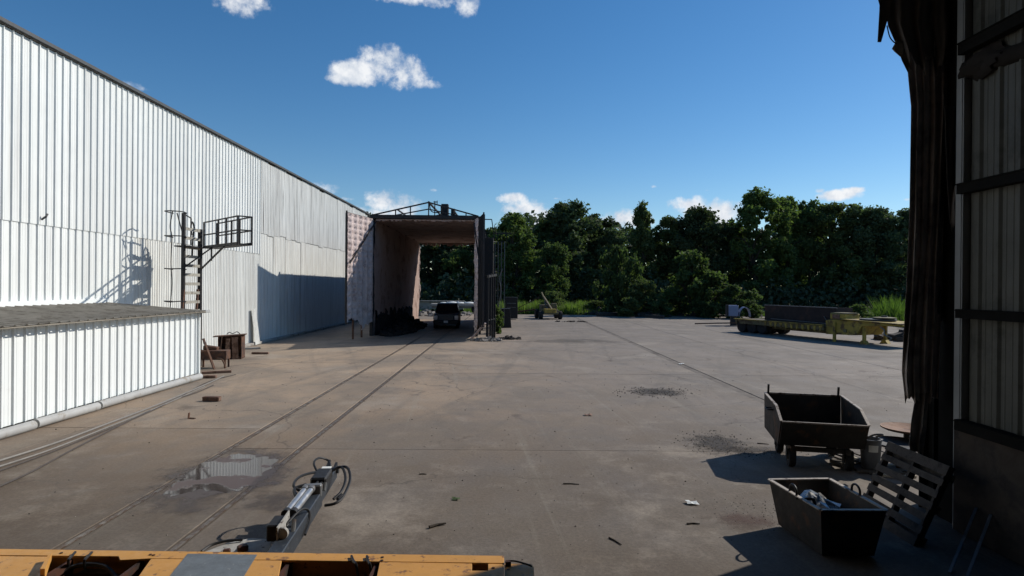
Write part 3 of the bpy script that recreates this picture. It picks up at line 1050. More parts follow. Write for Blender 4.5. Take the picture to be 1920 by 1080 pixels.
# doors
def leaf_door(h0, h1, side, bottom, name_label, cover=1.0):
    a, b = Vector((*h0, 0)), Vector((*h1, 0))
    d = (b - a)
    nrm = Vector((-d.y, d.x, 0)).normalized()
    if nrm.x * side < 0:
        nrm = -nrm
    top = 7.45
    ln = d.length

    def quilt(u, v):
        fold = 0.10 * abs(math.sin(math.pi * u / (ln / 5)))
        dot = -0.13 * math.exp(-(((u * 10 / ln) % 1 - 0.5) ** 2 * 30 + ((v / 0.34) % 1 - 0.5) ** 2 * 30))
        return fold + dot + 0.012 * wave(u * 3, v * 3, 4)
    dr = sheet(a + nrm * 0.07, d * cover, (0, 0, top), 50, 120, quilt, nrm, edge=bottom)
    ins = W(dr, 'door_lining', 'foam', tun, smooth=60)
    fr = MB()
    up = Vector((0, 0, 1))
    fr.bar(a + up * 0.5, a + up * (top + 0.1), 0.09).bar(b + up * (bottom(1) * top - 0.1), b + up * (top + 0.12), 0.09)
    fr.bar(a + up * top, b + up * top, 0.08)
    mid = a.lerp(b, 0.5)
    fr.bar(a + nrm * 0.22 + up * 7.25, b + nrm * 0.22 + up * 4.5, 0.07)
    W(fr, 'door_frame', 'tunnel_frame', tun)
    bk = MB().prism([a - nrm * 0.03 + up * (bottom(0) * top + 0.12), b - nrm * 0.03 + up * (bottom(1) * top + 0.12), b - nrm * 0.03 + up * top, a - nrm * 0.03 + up * top], -nrm * 0.05)
    W(bk, 'door_sheet', 'tunnel_frame', tun)


rag = lambda u: 0.09 + 0.07 * u + 0.012 * math.sin(u * 23) + 0.02 * math.sin(u * 9 + 1) - (0.03 if 0.35 < u < 0.5 else 0)
leaf_door((XL - 0.12, Z0 - 0.1), (-9.36, 34.6), 1, rag, '')
W(MB().bar((XL - 0.45, Z0 - 1.3, 0.0), (XL - 0.45, Z0 - 1.3, 1.2), 0.10).bar((-9.15, 35.4, 0.0), (-9.15, 35.4, 1.4), 0.10), 'door_prop', 'rust_steel', tun)
rag2 = lambda u: 0.03 + 0.09 * u + 0.012 * math.sin(u * 21) + 0.015 * math.sin(u * 50)
leaf_door((XR + 0.14, Z0 - 0.1), (-1.38, 34.75), -1, rag2, '', 0.42)
W(sheet((XR - 0.02, Z0 - 0.12, 0.6), (0.32, -0.5, 0), (0, 0, 6.9), 5, 50, lump(0.05, 8), (-0.5, -0.8, 0)), 'foam_edge', 'foam', tun, smooth=60)
for k in range(5):
    t = (k + 0.5) / 5
    p = Vector((XR + 0.08, Z0 - 0.1, 0)).lerp(Vector((-1.46, 34.75, 0)), 0.45 + 0.55 * t)
    W(MB().box((p.x, p.y, 4.1), (0.07, 0.10, 6.6)), 'door_stiffener', 'tunnel_frame', tun)
# brackets and walkway on the tunnel's outer side
W(MB().bar((-1.4, 44.5, 6.9), (-1.4, 52, 6.9), 0.06).bar((-0.95, 44.5, 7.8), (-0.95, 52, 7.8), 0.05).bar((-1.7, 40.0, 7.75), (-1.05, 40.0, 7.75), 0.06).bar((-1.05, 40, 7.75), (-0.85, 40.0, 6.4), 0.06).bar((-1.6, 41.5, 7.3), (-0.95, 41.5, 5.6), 0.06)
  .bar((-1.1, 47.5, 7.5), (0.35, 47.5, 7.5), 0.09).bar((-0.8, 47.5, 7.5), (-0.8, 47.5, 5.2), 0.04).bar((-0.4, 47.5, 7.5), (-0.4, 47.5, 6.2), 0.04).bar((-0.05, 47.5, 7.5), (-0.05, 47.5, 6.4), 0.04), 'walkway_bracket', 'tunnel_frame', tun)
W(MB().box((-1.35, 44.0, 3.6), (0.7, 0.9, 6.4)), 'side_duct', 'tunnel_frame', tun, bevel=0.02)

cage = thing('ladder_cage', 'tall grey barred ladder cage on the outer side of the tunnel', 'ladder', (-0.7, 46, 0))
for x in (-1.18, -0.93, -0.68, -0.43, -0.18):
    W(MB().box((x, 46.2 - abs(x + 0.68) * 0.6, 3.55), (0.06, 0.06, 6.3)), 'upright', 'grey_steel', cage)
for z in (1.3, 2.9, 4.4, 5.6, 6.7):
    W(MB().curve([(-1.2, 45.9, z), (-0.68, 46.27, z), (-0.16, 45.9, z)], 0.035, 6, 5), 'hoop', 'black_steel', cage)
W(MB().curve([(-0.35, 45.7, 4.6), (-0.55, 45.7, 3.9), (-0.45, 45.7, 2.8), (-0.7, 45.7, 1.2), (-0.75, 45.6, 0.1)], 0.045, 6, 6), 'hanging_hose', 'cable_grey', cage)

rack = thing('barrier_posts', 'row of black steel uprights standing beside the tunnel mouth', 'barrier', (-1.0, 36, 0))
for k, (x, z, hh) in enumerate(((-1.13, 35.2, 3.95), (-0.98, 35.9, 4.0), (-0.86, 36.5, 4.0), (-0.74, 37.1, 4.05))):
    W(MB().box((x, z, hh / 2), (0.17 if k == 0 else 0.13, 0.16, hh)), 'post', 'black_steel', rack, bevel=0.01)
W(MB().bar((-1.2, 35.0, 3.8), (-0.70, 37.3, 3.95), 0.16, 0.14), 'top_rail', 'black_steel', rack)
W(MB().bar((-1.12, 35.3, 1.2), (-0.74, 37.1, 1.2), 0.06), 'cross_rail', 'black_steel', rack)

# ================================================================== the workshop whose doorway frames the view
SX = 6.10
shop = thing('workshop', 'dark metal workshop wall and steel column framing the open doorway', 'building', (SX, 8.0, 0))
sl = Vector(shop.location)
S_p = ribbed('shop_sheet', 0.914, 9.0, 0.3047, 0.03, 'shop_panel')
for i in range(24):
    put('wall_panel', S_p, shop, Vector((SX + 0.02, 7.76 - 0.914 * i, 0.0)) - sl, (0, 0, math.pi))
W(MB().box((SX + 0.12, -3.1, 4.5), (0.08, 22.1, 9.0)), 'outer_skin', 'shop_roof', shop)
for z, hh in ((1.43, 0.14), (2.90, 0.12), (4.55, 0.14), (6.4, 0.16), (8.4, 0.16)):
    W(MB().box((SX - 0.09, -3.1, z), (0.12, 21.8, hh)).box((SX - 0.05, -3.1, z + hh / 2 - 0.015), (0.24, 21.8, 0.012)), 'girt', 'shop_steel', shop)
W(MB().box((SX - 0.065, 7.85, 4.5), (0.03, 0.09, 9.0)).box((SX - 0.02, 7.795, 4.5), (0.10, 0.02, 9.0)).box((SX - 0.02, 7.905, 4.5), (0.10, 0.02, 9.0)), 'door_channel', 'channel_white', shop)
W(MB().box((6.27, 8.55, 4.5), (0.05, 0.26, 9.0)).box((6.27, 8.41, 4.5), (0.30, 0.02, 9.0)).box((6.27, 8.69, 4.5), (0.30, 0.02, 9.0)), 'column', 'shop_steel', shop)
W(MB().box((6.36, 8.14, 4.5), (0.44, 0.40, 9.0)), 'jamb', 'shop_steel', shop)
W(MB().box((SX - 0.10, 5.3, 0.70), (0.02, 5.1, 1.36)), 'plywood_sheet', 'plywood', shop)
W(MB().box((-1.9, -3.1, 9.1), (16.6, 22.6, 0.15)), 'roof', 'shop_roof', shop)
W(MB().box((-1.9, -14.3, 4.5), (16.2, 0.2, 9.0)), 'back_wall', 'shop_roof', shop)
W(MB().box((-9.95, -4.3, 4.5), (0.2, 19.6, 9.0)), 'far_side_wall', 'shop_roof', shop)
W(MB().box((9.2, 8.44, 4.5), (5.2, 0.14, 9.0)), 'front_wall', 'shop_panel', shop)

# ================================================================== trees
def crown_points(rng, h, w, base, limbs, per, style):
    """leaves gathered in clumps along a number of uneven limb masses"""
    Ps, Ns = [], []
    cz0, cz1 = base * h, h
    squash = 0.75 + 0.5 * rng.random()
    for k in range(limbs):
        t = ((k + rng.random()) / limbs) ** 0.85
        if style == 'spire':
            prof = 0.95 * (1 - t) ** 0.85 + 0.05
        elif style == 'round':
            prof = math.sqrt(max(0.02, 1 - (2 * t - 0.80) ** 2 / 1.46))
        else:
            prof = max(0.05, math.sin(math.pi * (0.16 + 0.82 * t))) ** 0.7
        a = k * 2.4 + rng.random() * 1.4
        reach = 0.30 + 0.85 * rng.random()
        rr = w / 2 * prof * reach
        tip = np.array([rr * math.cos(a), rr * math.sin(a) * squash, cz0 + (cz1 - cz0) * t * (0.93 + 0.09 * rng.random())])
        nl = 9 + int(rng.integers(0, 7))
        for q in range(nl):
            f = rng.random()
            c = tip * np.array([0.35 + 0.65 * f, 0.35 + 0.65 * f, 1.0]) + rng.normal(size=3) * np.array([0.065 * w, 0.065 * w, 0.030 * h])
            c[2] = min(c[2], h * 0.985)
            lr = (0.35 + 0.9 * rng.random() ** 1.5) * w * 0.070
            n = int(per * (0.5 + rng.random()))
            d = rng.normal(size=(n, 3))
            d /= np.linalg.norm(d, axis=1, keepdims=True)
            P = c + d * lr * (0.25 + 1.0 * rng.random((n, 1)) ** 0.8) * np.array([1.15, 1.15, 0.8 + 0.5 * rng.random()])
            nn = d * 0.4 + rng.normal(size=(n, 3)) * 0.65 + np.array([0, 0, 0.4])
            nn /= np.linalg.norm(nn, axis=1, keepdims=True)
            Ps.append(P)
            Ns.append(nn)
        # a few loose sprigs poking out beyond the clump
        n = 60
        dirs = rng.normal(size=(6, 3))
        dirs[:, 2] = np.abs(dirs[:, 2]) + 0.3
        dirs /= np.linalg.norm(dirs, axis=1, keepdims=True)
        P = tip + dirs[rng.integers(0, 6, n)] * (rng.random((n, 1)) * w * 0.15) + rng.normal(size=(n, 3)) * 0.09
        P[:, 2] = np.minimum(P[:, 2], h * 1.03)
        nn = rng.normal(size=(n, 3))
        nn /= np.linalg.norm(nn, axis=1, keepdims=True)
        Ps.append(P)
        Ns.append(nn)
    return np.concatenate(Ps), np.concatenate(Ns)


def trunk_mesh(name, rng, h, w, base):
    mb = MB()
    r0 = 0.018 * h + 0.05
    pts = [Vector((0.25 * math.sin(i * 1.3 + rng.random()), 0.2 * math.cos(i * 1.7), h * 0.86 * i / 7)) * (1 if i else 0) for i in range(8)]
    mb.tube(pts, r0, 8, r0 * 0.18)
    for k in range(11):
        t = 0.25 + 0.55 * rng.random()
        p = pts[int(t * 7)].copy()
        a = rng.random() * 6.28
        e = p + Vector((math.cos(a), math.sin(a), 0.55 + 0.6 * rng.random())) * (w * 0.30)
        m = p.lerp(e, 0.5) + Vector((0, 0, 0.04 * h))
        mb.tube([p, m, e], r0 * 0.42, 6, r0 * 0.1)
    return mb.mesh(name, 'bark', smooth=60)


TEMPL = []
for k, (h, w, base, lobes, per, style, mat, ls) in enumerate([
        (14, 8.0, 0.10, 26, 75, 'round', 'leaf_a', 0.22),
        (14, 7.5, 0.10, 24, 75, 'full', 'leaf_b', 0.22),
        (14, 6.0, 0.08, 24, 70, 'spire', 'leaf_d', 0.21),
        (14, 8.5, 0.08, 28, 75, 'full', 'leaf_b', 0.23),
        (14, 7.0, 0.10, 24, 75, 'round', 'leaf_c', 0.21),
        (14, 8.0, 0.08, 26, 75, 'full', 'leaf_d', 0.22),
        (14, 7.5, 0.10, 24, 75, 'round', 'leaf_b', 0.22)]):
    rng = np.random.default_rng(100 + k)
    P, Nn = crown_points(rng, h, w, base, lobes, per, style)
    TEMPL.append((h, w, trunk_mesh('tree_trunk', rng, h, w, base), leafmesh('tree_crown', P, Nn, ls * (0.6 + 0.8 * rng.random(len(P))), mat, rng)))
SHRUB = []
for k, (h, w, lobes, per, style, mat, ls) in enumerate([
        (4, 4.2, 20, 34, 'round', 'leaf_a', 0.16), (4, 3.4, 20, 34, 'full', 'leaf_c', 0.15), (4, 4.6, 20, 34, 'full', 'leaf_d', 0.16)]):
    rng = np.random.default_rng(200 + k)
    P, Nn = crown_points(rng, h, w, 0.02, lobes, per, style)
    P[:, 2] = np.abs(P[:, 2])
    SHRUB.append((h, w, trunk_mesh('shrub_stem', rng, h, w, 0.05), leafmesh('shrub_foliage', P, Nn, ls * (0.6 + 0.8 * rng.random(len(P))), mat, rng)))
rndt = random.Random(5)


def tree(px, top, dist, width, ti, label, group='trees along the far edge of the yard', name='tree', cat='tree', x=None):
    p = D(px, 560, dist)
    X = p.x if x is None else x
    h = D(px, top, dist).z
    T = (SHRUB if name == 'shrub' else TEMPL)[ti]
    t = thing(name, label, cat, (X, dist, -0.09), rndt.uniform(0, 6.28), group)
    sx, sz = width / T[1], (h + 0.09) / T[0]
    for nm, me in (('trunk' if name == 'tree' else 'stem', T[2]), ('crown' if name == 'tree' else 'foliage', T[3])):
        o = put(nm, me, t)
        o.scale = (sx, sx, sz)
    return t


TREES = [
    (965, 402, 76, 7.5, 4, 'rounded leafy tree right beside the tunnel and its ladder cage'),
    (925, 432, 82, 7.0, 1, 'dark tree half hidden behind the ladder cage of the tunnel'),
    (1062, 376, 80, 10.5, 3, 'broad dark tree with the tall domed crown behind the yellow boom machine'),
    (1022, 418, 82, 7.0, 5, 'dark tree filling the dip between the rounded tree and the broad domed tree'),
    (1034, 456, 71, 5.2, 0, 'small mid-green tree in front of the broad domed tree, above the grass'),
    (1112, 408, 84, 8.0, 6, 'dark tree on the shoulder of the broad domed tree, toward the spire'),
    (1150, 428, 82, 6.5, 3, 'lowest dark tree in the dip before the narrow spire tree'),
    (1203, 380, 80, 6.0, 2, 'narrow spire-topped tree standing above its neighbours mid treeline'),
    (1252, 412, 82, 8.0, 5, 'dark tree between the narrow spire tree and the wide dark dome'),
    (1305, 386, 80, 9.5, 3, 'wide dark domed tree behind the bright green shrub'),
    (1356, 424, 83, 7.5, 6, 'low dark tree in the dip before the tallest crown'),
    (1414, 358, 80, 8.5, 4, 'tallest tree of the treeline, with a bright sunlit crown'),
    (1472, 372, 83, 7.5, 4, 'sunlit tree just after the tallest crown'),
    (1515, 376, 84, 7.0, 0, 'second sunlit tree after the tallest crown, above the dark steel tray'),
    (1558, 386, 82, 8.5, 5, 'dark rounded tree above the front end of the steel tray'),
    (1602, 390, 83, 8.0, 6, 'dark tree above the yellow gooseneck of the trailer'),
    (1642, 386, 81, 9.0, 3, 'broad dark tree above the trailer nose'),
    (1692, 396, 80, 8.5, 1, 'dark tree cut off by the edge of the hanging tarp'),
    (815, 440, 88, 9.0, 3, 'dark tree seen through the tunnel by its lit lining'),
    (862, 470, 80, 5.0, 4, 'lighter slim tree seen through the middle of the tunnel'),
    (890, 430, 88, 9.0, 1, 'dark tree seen through the tunnel by its door post'),
]
for (px_, top_, d_, w_, ti_, lb_) in TREES:
    tree(px_, top_, d_ * 1.25, w_ * 1.25, ti_, lb_)
for k, (x, z, h) in enumerate(((78, 100, 17.2), (90, 98, 16.5), (-26, 110, 17.0), (-38, 108, 17.0))):
    p = D(960, 500, z)
    tree(960, 540 - (h - 3.2) / z * FPX, z, 11, (3, 1)[k % 2], ('dark tree behind the hanging tarp and workshop column', 'dark tree furthest out behind the workshop front wall', 'dark tree behind the far corner of the warehouse', 'dark tree furthest out behind the warehouse')[k], x=x)
SHR = [
    (1160, 468, 70, 4.6, 0, 'tall upright shrub in front of the narrow spire tree'),
    (1206, 528, 68, 4.0, 2, 'dark shrub leaning against the tall upright shrub'),
    (1296, 474, 68, 5.6, 1, 'bright green tall shrub at the middle of the yard edge'),
    (1335, 512, 66, 5.0, 1, 'green shrub on the slope of the bright tall shrub'),
    (1376, 538, 64, 4.4, 0, 'low spreading shrub behind the blue drum'),
    (1268, 540, 70, 4.5, 2, 'dark shrub below the bright tall shrub, toward the spire tree'),
    (1240, 562, 66, 2.8, 0, 'small round shrub at the edge of the concrete'),
    (1180, 560, 66, 3.0, 2, 'low shrub among the timber at the edge of the concrete'),
    (1120, 565, 72, 3.4, 2, 'low dark shrub where the grass strip ends'),
    (1330, 566, 64, 2.6, 0, 'low weeds behind the half buried hoop'),
    (1410, 570, 64, 3.0, 1, 'low weeds beside the steel tray'),
    (1040, 548, 72, 3.2, 2, 'grey green shrub behind the yellow boom machine'),
    (1612, 572, 50, 2.2, 1, 'weeds behind the trailer gooseneck'),
]
for s in SHR:
    tree(*s, group='shrubs at the yard edge', name='shrub', cat='shrub')
weed = tree(930, 577, 40.5, 1.0, 1, 'bright weed clump growing at the foot of the black barrier posts', group=None, name='shrub', cat='plant', x=-0.62)

# wood behind: one unbroken mass
rng = np.random.default_rng(9)
n = 34000
X = rng.uniform(-70, 130, n)
Y = rng.uniform(113, 128, n)
top = 15.0 + 1.6 * np.sin(X * 0.35) + 1.2 * np.sin(X * 0.13 + 1)
Zz = rng.random(n) ** 0.9 * top
nn = rng.normal(size=(n, 3)) + np.array([0, -0.4, 0.5])
nn /= np.linalg.norm(nn, axis=1, keepdims=True)
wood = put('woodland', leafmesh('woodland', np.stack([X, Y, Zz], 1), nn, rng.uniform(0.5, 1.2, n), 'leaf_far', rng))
tag(wood, 'dark wood massed behind the treeline', 'woodland', kind='stuff')
n = 16000
X = rng.uniform(-45, 85, n)
Y = rng.uniform(93, 106, n)
Zz = rng.random(n) * (4.2 + 1.3 * np.sin(X * 0.6) + 0.8 * np.sin(X * 1.7))
nn = rng.normal(size=(n, 3)) + np.array([0, -0.3, 0.5])
nn /= np.linalg.norm(nn, axis=1, keepdims=True)
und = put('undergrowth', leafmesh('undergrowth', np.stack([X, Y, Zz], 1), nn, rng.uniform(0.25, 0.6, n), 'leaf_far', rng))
tag(und, 'dark undergrowth beneath the treeline', 'undergrowth', kind='stuff')


def grass(name, label, n, fx, fy, hgt, width, mat, seed, z0=-0.09):
    rng = np.random.default_rng(seed)
    u, v = rng.random(n), rng.random(n)
    x = fx(u, v)
    y = fy(u, v)
    h = hgt * (0.4 + 0.8 * rng.random(n)) * (0.75 + 0.35 * np.sin(x * 1.1) * np.cos(y * 0.9))
    a = rng.uniform(0, 6.28, n)
    lean = rng.normal(size=(n, 2)) * 0.22 * h[:, None]
    w = width * (0.6 + 0.8 * rng.random(n))
    V = np.empty((n, 3, 3))
    V[:, 0] = np.stack([x - np.cos(a) * w, y - np.sin(a) * w, np.full(n, z0)], 1)
    V[:, 1] = np.stack([x + np.cos(a) * w, y + np.sin(a) * w, np.full(n, z0)], 1)
    V[:, 2] = np.stack([x + lean[:, 0], y + lean[:, 1], z0 + h], 1)
    me = bpy.data.meshes.new(name)
    me.vertices.add(n * 3)
    me.vertices.foreach_set('co', V.reshape(-1).astype(np.float32))
    me.loops.add(n * 3)
    me.loops.foreach_set('vertex_index', np.arange(n * 3, dtype=np.int32))
    me.polygons.add(n)
    me.polygons.foreach_set('loop_start', np.arange(0, n * 3, 3, dtype=np.int32))
    me.polygons.foreach_set('loop_total', np.full(n, 3, dtype=np.int32))
    me.materials.append(MATS[mat])
    me.update(calc_edges=True)
    return tag(put(name, me), label, 'grass', kind='stuff')


grass('grass', 'bright green grass strip behind the yellow boom machine', 16000, lambda u, v: -1 + 13.5 * u, lambda u, v: 69.7 + 15 * v, 1.45, 0.08, 'grass_blade', 31)
grass('grass', 'tall green grass bank beside the trailer nose', 14000, lambda u, v: 33.5 + 9 * u + 3 * v, lambda u, v: 44 + 16 * v, 2.4, 0.07, 'tall_grass', 32)
grass('grass', 'thin weeds along the far edge of the concrete', 9000, lambda u, v: 11 + 24 * u, lambda u, v: 69.0 + 5 * v, 0.6, 0.05, 'grass_blade', 33)
grass('grass', 'rough grass seen beyond the tunnel', 6000, lambda u, v: -16 + 14 * u, lambda u, v: 74 + 8 * v, 0.6, 0.06, 'tall_grass', 34)

# ================================================================== ladder tower behind the lean-to
lt = thing('access_ladder', 'black steel caged ladder with a railed side platform by the warehouse wall', 'ladder', (-12.0, 23.0, 0))
LX = -12.02
n0, n1 = Vector((LX - 0.05, 22.2, 0)), Vector((LX, 23.3, 0))
for p, hh, w in ((n0, 5.85, 0.11), (n1, 5.35, 0.13), (n0.lerp(n1, 0.45) + Vector((-0.3, 0, 0)), 5.9, 0.07)):
    W(MB().box((p.x, p.y, hh / 2), (w, w, hh)), 'post', 'black_steel', lt)
for k in range(15):
    z = 0.45 + 0.345 * k
    if z > 5.4:
        break
    W(MB().bar(n0 + Vector((0.02, 0, z)), n1 + Vector((0.02, 0, z)), 0.05, 0.11), 'step', 'step_metal', lt)
W(MB().box(((n0.x + n1.x) / 2 - 0.1, 22.75, 4.62), (0.55, 1.1, 0.05)), 'deck', 'black_steel', lt)
# cage of hoops on the near side
for z, w in ((2.55, 0.55), (3.75, 0.55), (4.95, 0.6), (5.85, 0.62)):
    c = n0 + Vector((0, 0.1, z))
    pts = [c + Vector((0.05, 0.0, 0)), c + Vector((0.10, -0.35, 0.02)), c + Vector((-0.15, -w - 0.15, 0.0)), c + Vector((-0.5, -0.45, 0.02)), c + Vector((-0.45, 0.0, 0))]
    W(MB().curve(pts, 0.022, 5, 5), 'hoop', 'black_steel', lt)
for dx, dy in ((-0.15, -0.62), (0.10, -0.30)):
    p = n0 + Vector((dx, dy + 0.05, 0))
    W(MB().curve([p + Vector((0.03, 0.05, 5.85)), p + Vector((-0.03, 0, 5.3)), p + Vector((0.04, 0, 4.9)), p + Vector((0.0, 0.02, 4.0)), p + Vector((0.05, 0, 3.2)), p + Vector((-0.02, 0, 2.1))], 0.018, 5, 5), 'cage_strap', 'black_steel', lt)
W(MB().bar(n0 + Vector((0, -0.45, 5.8)), n0 + Vector((0, 0, 4.95)), 0.03).bar(n0 + Vector((0, 0, 5.82)), n0 + Vector((-0.02, 0.55, 5.72)), 0.035).bar(n0 + Vector((-0.02, 0.55, 5.72)), n0 + Vector((-0.02, 0.55, 4.7)), 0.04), 'top_frame', 'black_steel', lt)
W(MB().curve([n0 + Vector((-0.1, 0.75, 5.1)), n0 + Vector((-0.1, 0.7, 5.45)), n0 + Vector((-0.1, 0.8, 5.6)), n0 + Vector((-0.1, 0.92, 5.4)), n0 + Vector((-0.1, 0.85, 5.0)), n0 + Vector((-0.1, 0.8, 4.3))], 0.03, 6, 5), 'rope_coil', 'rubber', lt)
# side platform and railings, reaching out over the yard
q0 = Vector((LX + 0.12, 23.35, 0))
q1 = G(446, 458, 4.62)
q1 = Vector((q1.x, q1.y, 0))
dq = (q1 - q0)
sd = Vector((-dq.y, dq.x, 0)).normalized() * 0.48
U = lambda z: Vector((0, 0, z))
W(MB().prism([q0 + U(4.60), q1 + U(4.60), q1 + sd + U(4.60), q0 + sd + U(4.60)], (0, 0, 0.06)), 'platform', 'black_steel', lt)
for off in (Vector((0, 0, 0)), sd):
    rl = MB()
    rl.bar(q0 + off + U(5.62), q1 + off + U(5.62), 0.045).bar(q0 + off + U(5.13), q1 + off + U(5.13), 0.045).bar(q0 + off + U(4.66), q1 + off + U(4.66), 0.06, 0.09)
    for t in (0.0, 0.45, 0.68, 1.0):
        p = q0.lerp(q1, t) + off
        rl.bar(p + U(4.6), p + U(5.64), 0.05)
    W(rl, 'railing', 'black_steel', lt)
for z in (5.62, 5.13):
    W(MB().bar(q1 + U(z), q1 + sd + U(z), 0.045), 'end_rail', 'black_steel', lt)
W(MB().bar(n1 + U(3.75), q0.lerp(q1, 0.62) + U(4.6), 0.05).bar(n0 + U(3.8), q0.lerp(q1, 0.25) + U(4.6), 0.05).bar(q0.lerp(q1, 0.25) + U(4.6), q0.lerp(q1, 0.25) + U(4.1), 0.04), 'brace', 'black_steel', lt)
for ya, yb in ((21.75, 22.15), (22.8, 23.15)):
    W(MB().bar((LX, ya, 0), (LX, yb, 3.0), 0.07), 'stay', 'rust_steel', lt)

# ================================================================== scrap by the warehouse
c0 = G(434, 672)
cab = thing('rusty_crate', 'rusty open steel crate with two upright boards at the warehouse foot', 'crate', (c0.x, c0.y, 0), rad(12))
for (x, y, w, d) in ((0, 0.34, 0.92, 0.03), (-0.46, 0, 0.03, 0.66), (0.46, 0, 0.03, 0.66)):
    MB().box((x, y, 0.5), (w, d, 0.95)).build('side_plate', 'rust_steel', cab, bevel=0.006)
MB().box((0, 0, 0.03), (0.95, 0.72, 0.05)).build('base_plate', 'rust_steel', cab)
MB().box((-0.06, 0.0, 1.0), (1.28, 0.5, 0.04), rz=0.05, ry=-0.06).build('top_plate', 'rust_steel', cab, bevel=0.006)
MB().box((-0.08, -0.34, 0.45), (0.16, 0.03, 0.86), ry=0.03).build('board', 'rust_plank', cab)
MB().box((0.22, -0.35, 0.48), (0.24, 0.03, 0.92), ry=-0.04).build('board', 'rust_plank', cab)
MB().curve([(-0.2, 0, 1.05), (-0.1, 0.05, 1.13), (0.05, -0.05, 1.08), (0.2, 0.05, 1.15), (0.35, 0, 1.05)], 0.02, 5).build('wire', 'cable_grey', cab)
b0 = G(402, 690)
bench = thing('rusty_bench', 'low rusty steel bench half hidden behind the lean-to corner', 'bench', (b0.x, b0.y, 0), rad(8))
MB().box((-0.1, 0.1, 0.50), (1.15, 0.5, 0.34)).build('box_beam', 'rust_steel', bench, bevel=0.012)
MB().box((-0.2, 0.25, 0.74), (0.5, 0.3, 0.16), ry=0.15).build('scrap_block', 'rust_steel', bench, bevel=0.02)
for x, y in ((-0.5, -0.1), (0.42, -0.12), (-0.5, 0.3), (0.42, 0.3)):
    MB().box((x, y, 0.17), (0.06, 0.06, 0.34)).build('leg', 'rust_steel', bench)
MB().curve([(0.15, -0.18, 0.40), (0.32, -0.2, 0.36), (0.42, -0.2, 0.18), (0.43, -0.2, 0.05)], 0.03, 6).build('hook', 'rust_plank', bench)
p = G(402, 694)
tag(MB().bar(tuple(p + Vector((0, 0, 0.03))), tuple(G(384, 638, 0) * 0 + Vector((p.x - 0.55, p.y + 0.25, 1.15))), 0.09, 0.05).build('steel_bar', 'rust_steel', bevel=0.008), 'rusty bar propped up against the low bench', 'bar')
tag(MB().bar(tuple(G(378, 699, 0.05)), tuple(G(434, 696, 0.05)), 0.10, 0.09).build('timber', 'rust_plank', bevel=0.012), 'brown timber lying in front of the rusty bench', 'timber')
tag(MB().box(tuple(G(390, 706, 0.05)), (0.55, 0.16, 0.09), rz=0.1).build('timber', 'rust_plank', bevel=0.012), 'short brown offcut beside the corner of the lean-to', 'timber')
bl = thing('brick_block', 'single reddish brown block lying alone on the tan concrete', 'block', tuple(G(397, 752)), rad(-5))
MB().box((0, 0, 0.065), (0.46, 0.16, 0.12)).build('block_body', 'rust_steel', bl, bevel=0.01)
MB().box((0.232, 0, 0.065), (0.012, 0.13, 0.09)).build('block_end', 'rust_plank', bl)
lb = thing('angle_bracket', 'small dark angle bracket standing on the concrete near the block', 'bracket', tuple(G(358, 785)))
MB().box((-0.05, 0, 0.07), (0.02, 0.06, 0.14), ry=0.1).build('upright', 'rust_steel', lb)
MB().box((0.03, 0, 0.012), (0.16, 0.05, 0.02), rz=-0.3).build('foot', 'rust_steel', lb)
for k, (x, y, w, rz_, lbl) in enumerate(((488, 664, 0.75, 0.05, 'rusty bar on the shaded concrete past the crate'), (470, 655, 0.9, 0.5, 'pale plank lying at the warehouse kerb past the crate'))):
    q = G(x, y)
    tag(MB().box((q.x, q.y, 0.05), (w, 0.13, 0.09), rz=rz_).build('timber', 'rust_plank' if k == 0 else 'curb_concrete', bevel=0.01), lbl, 'timber')

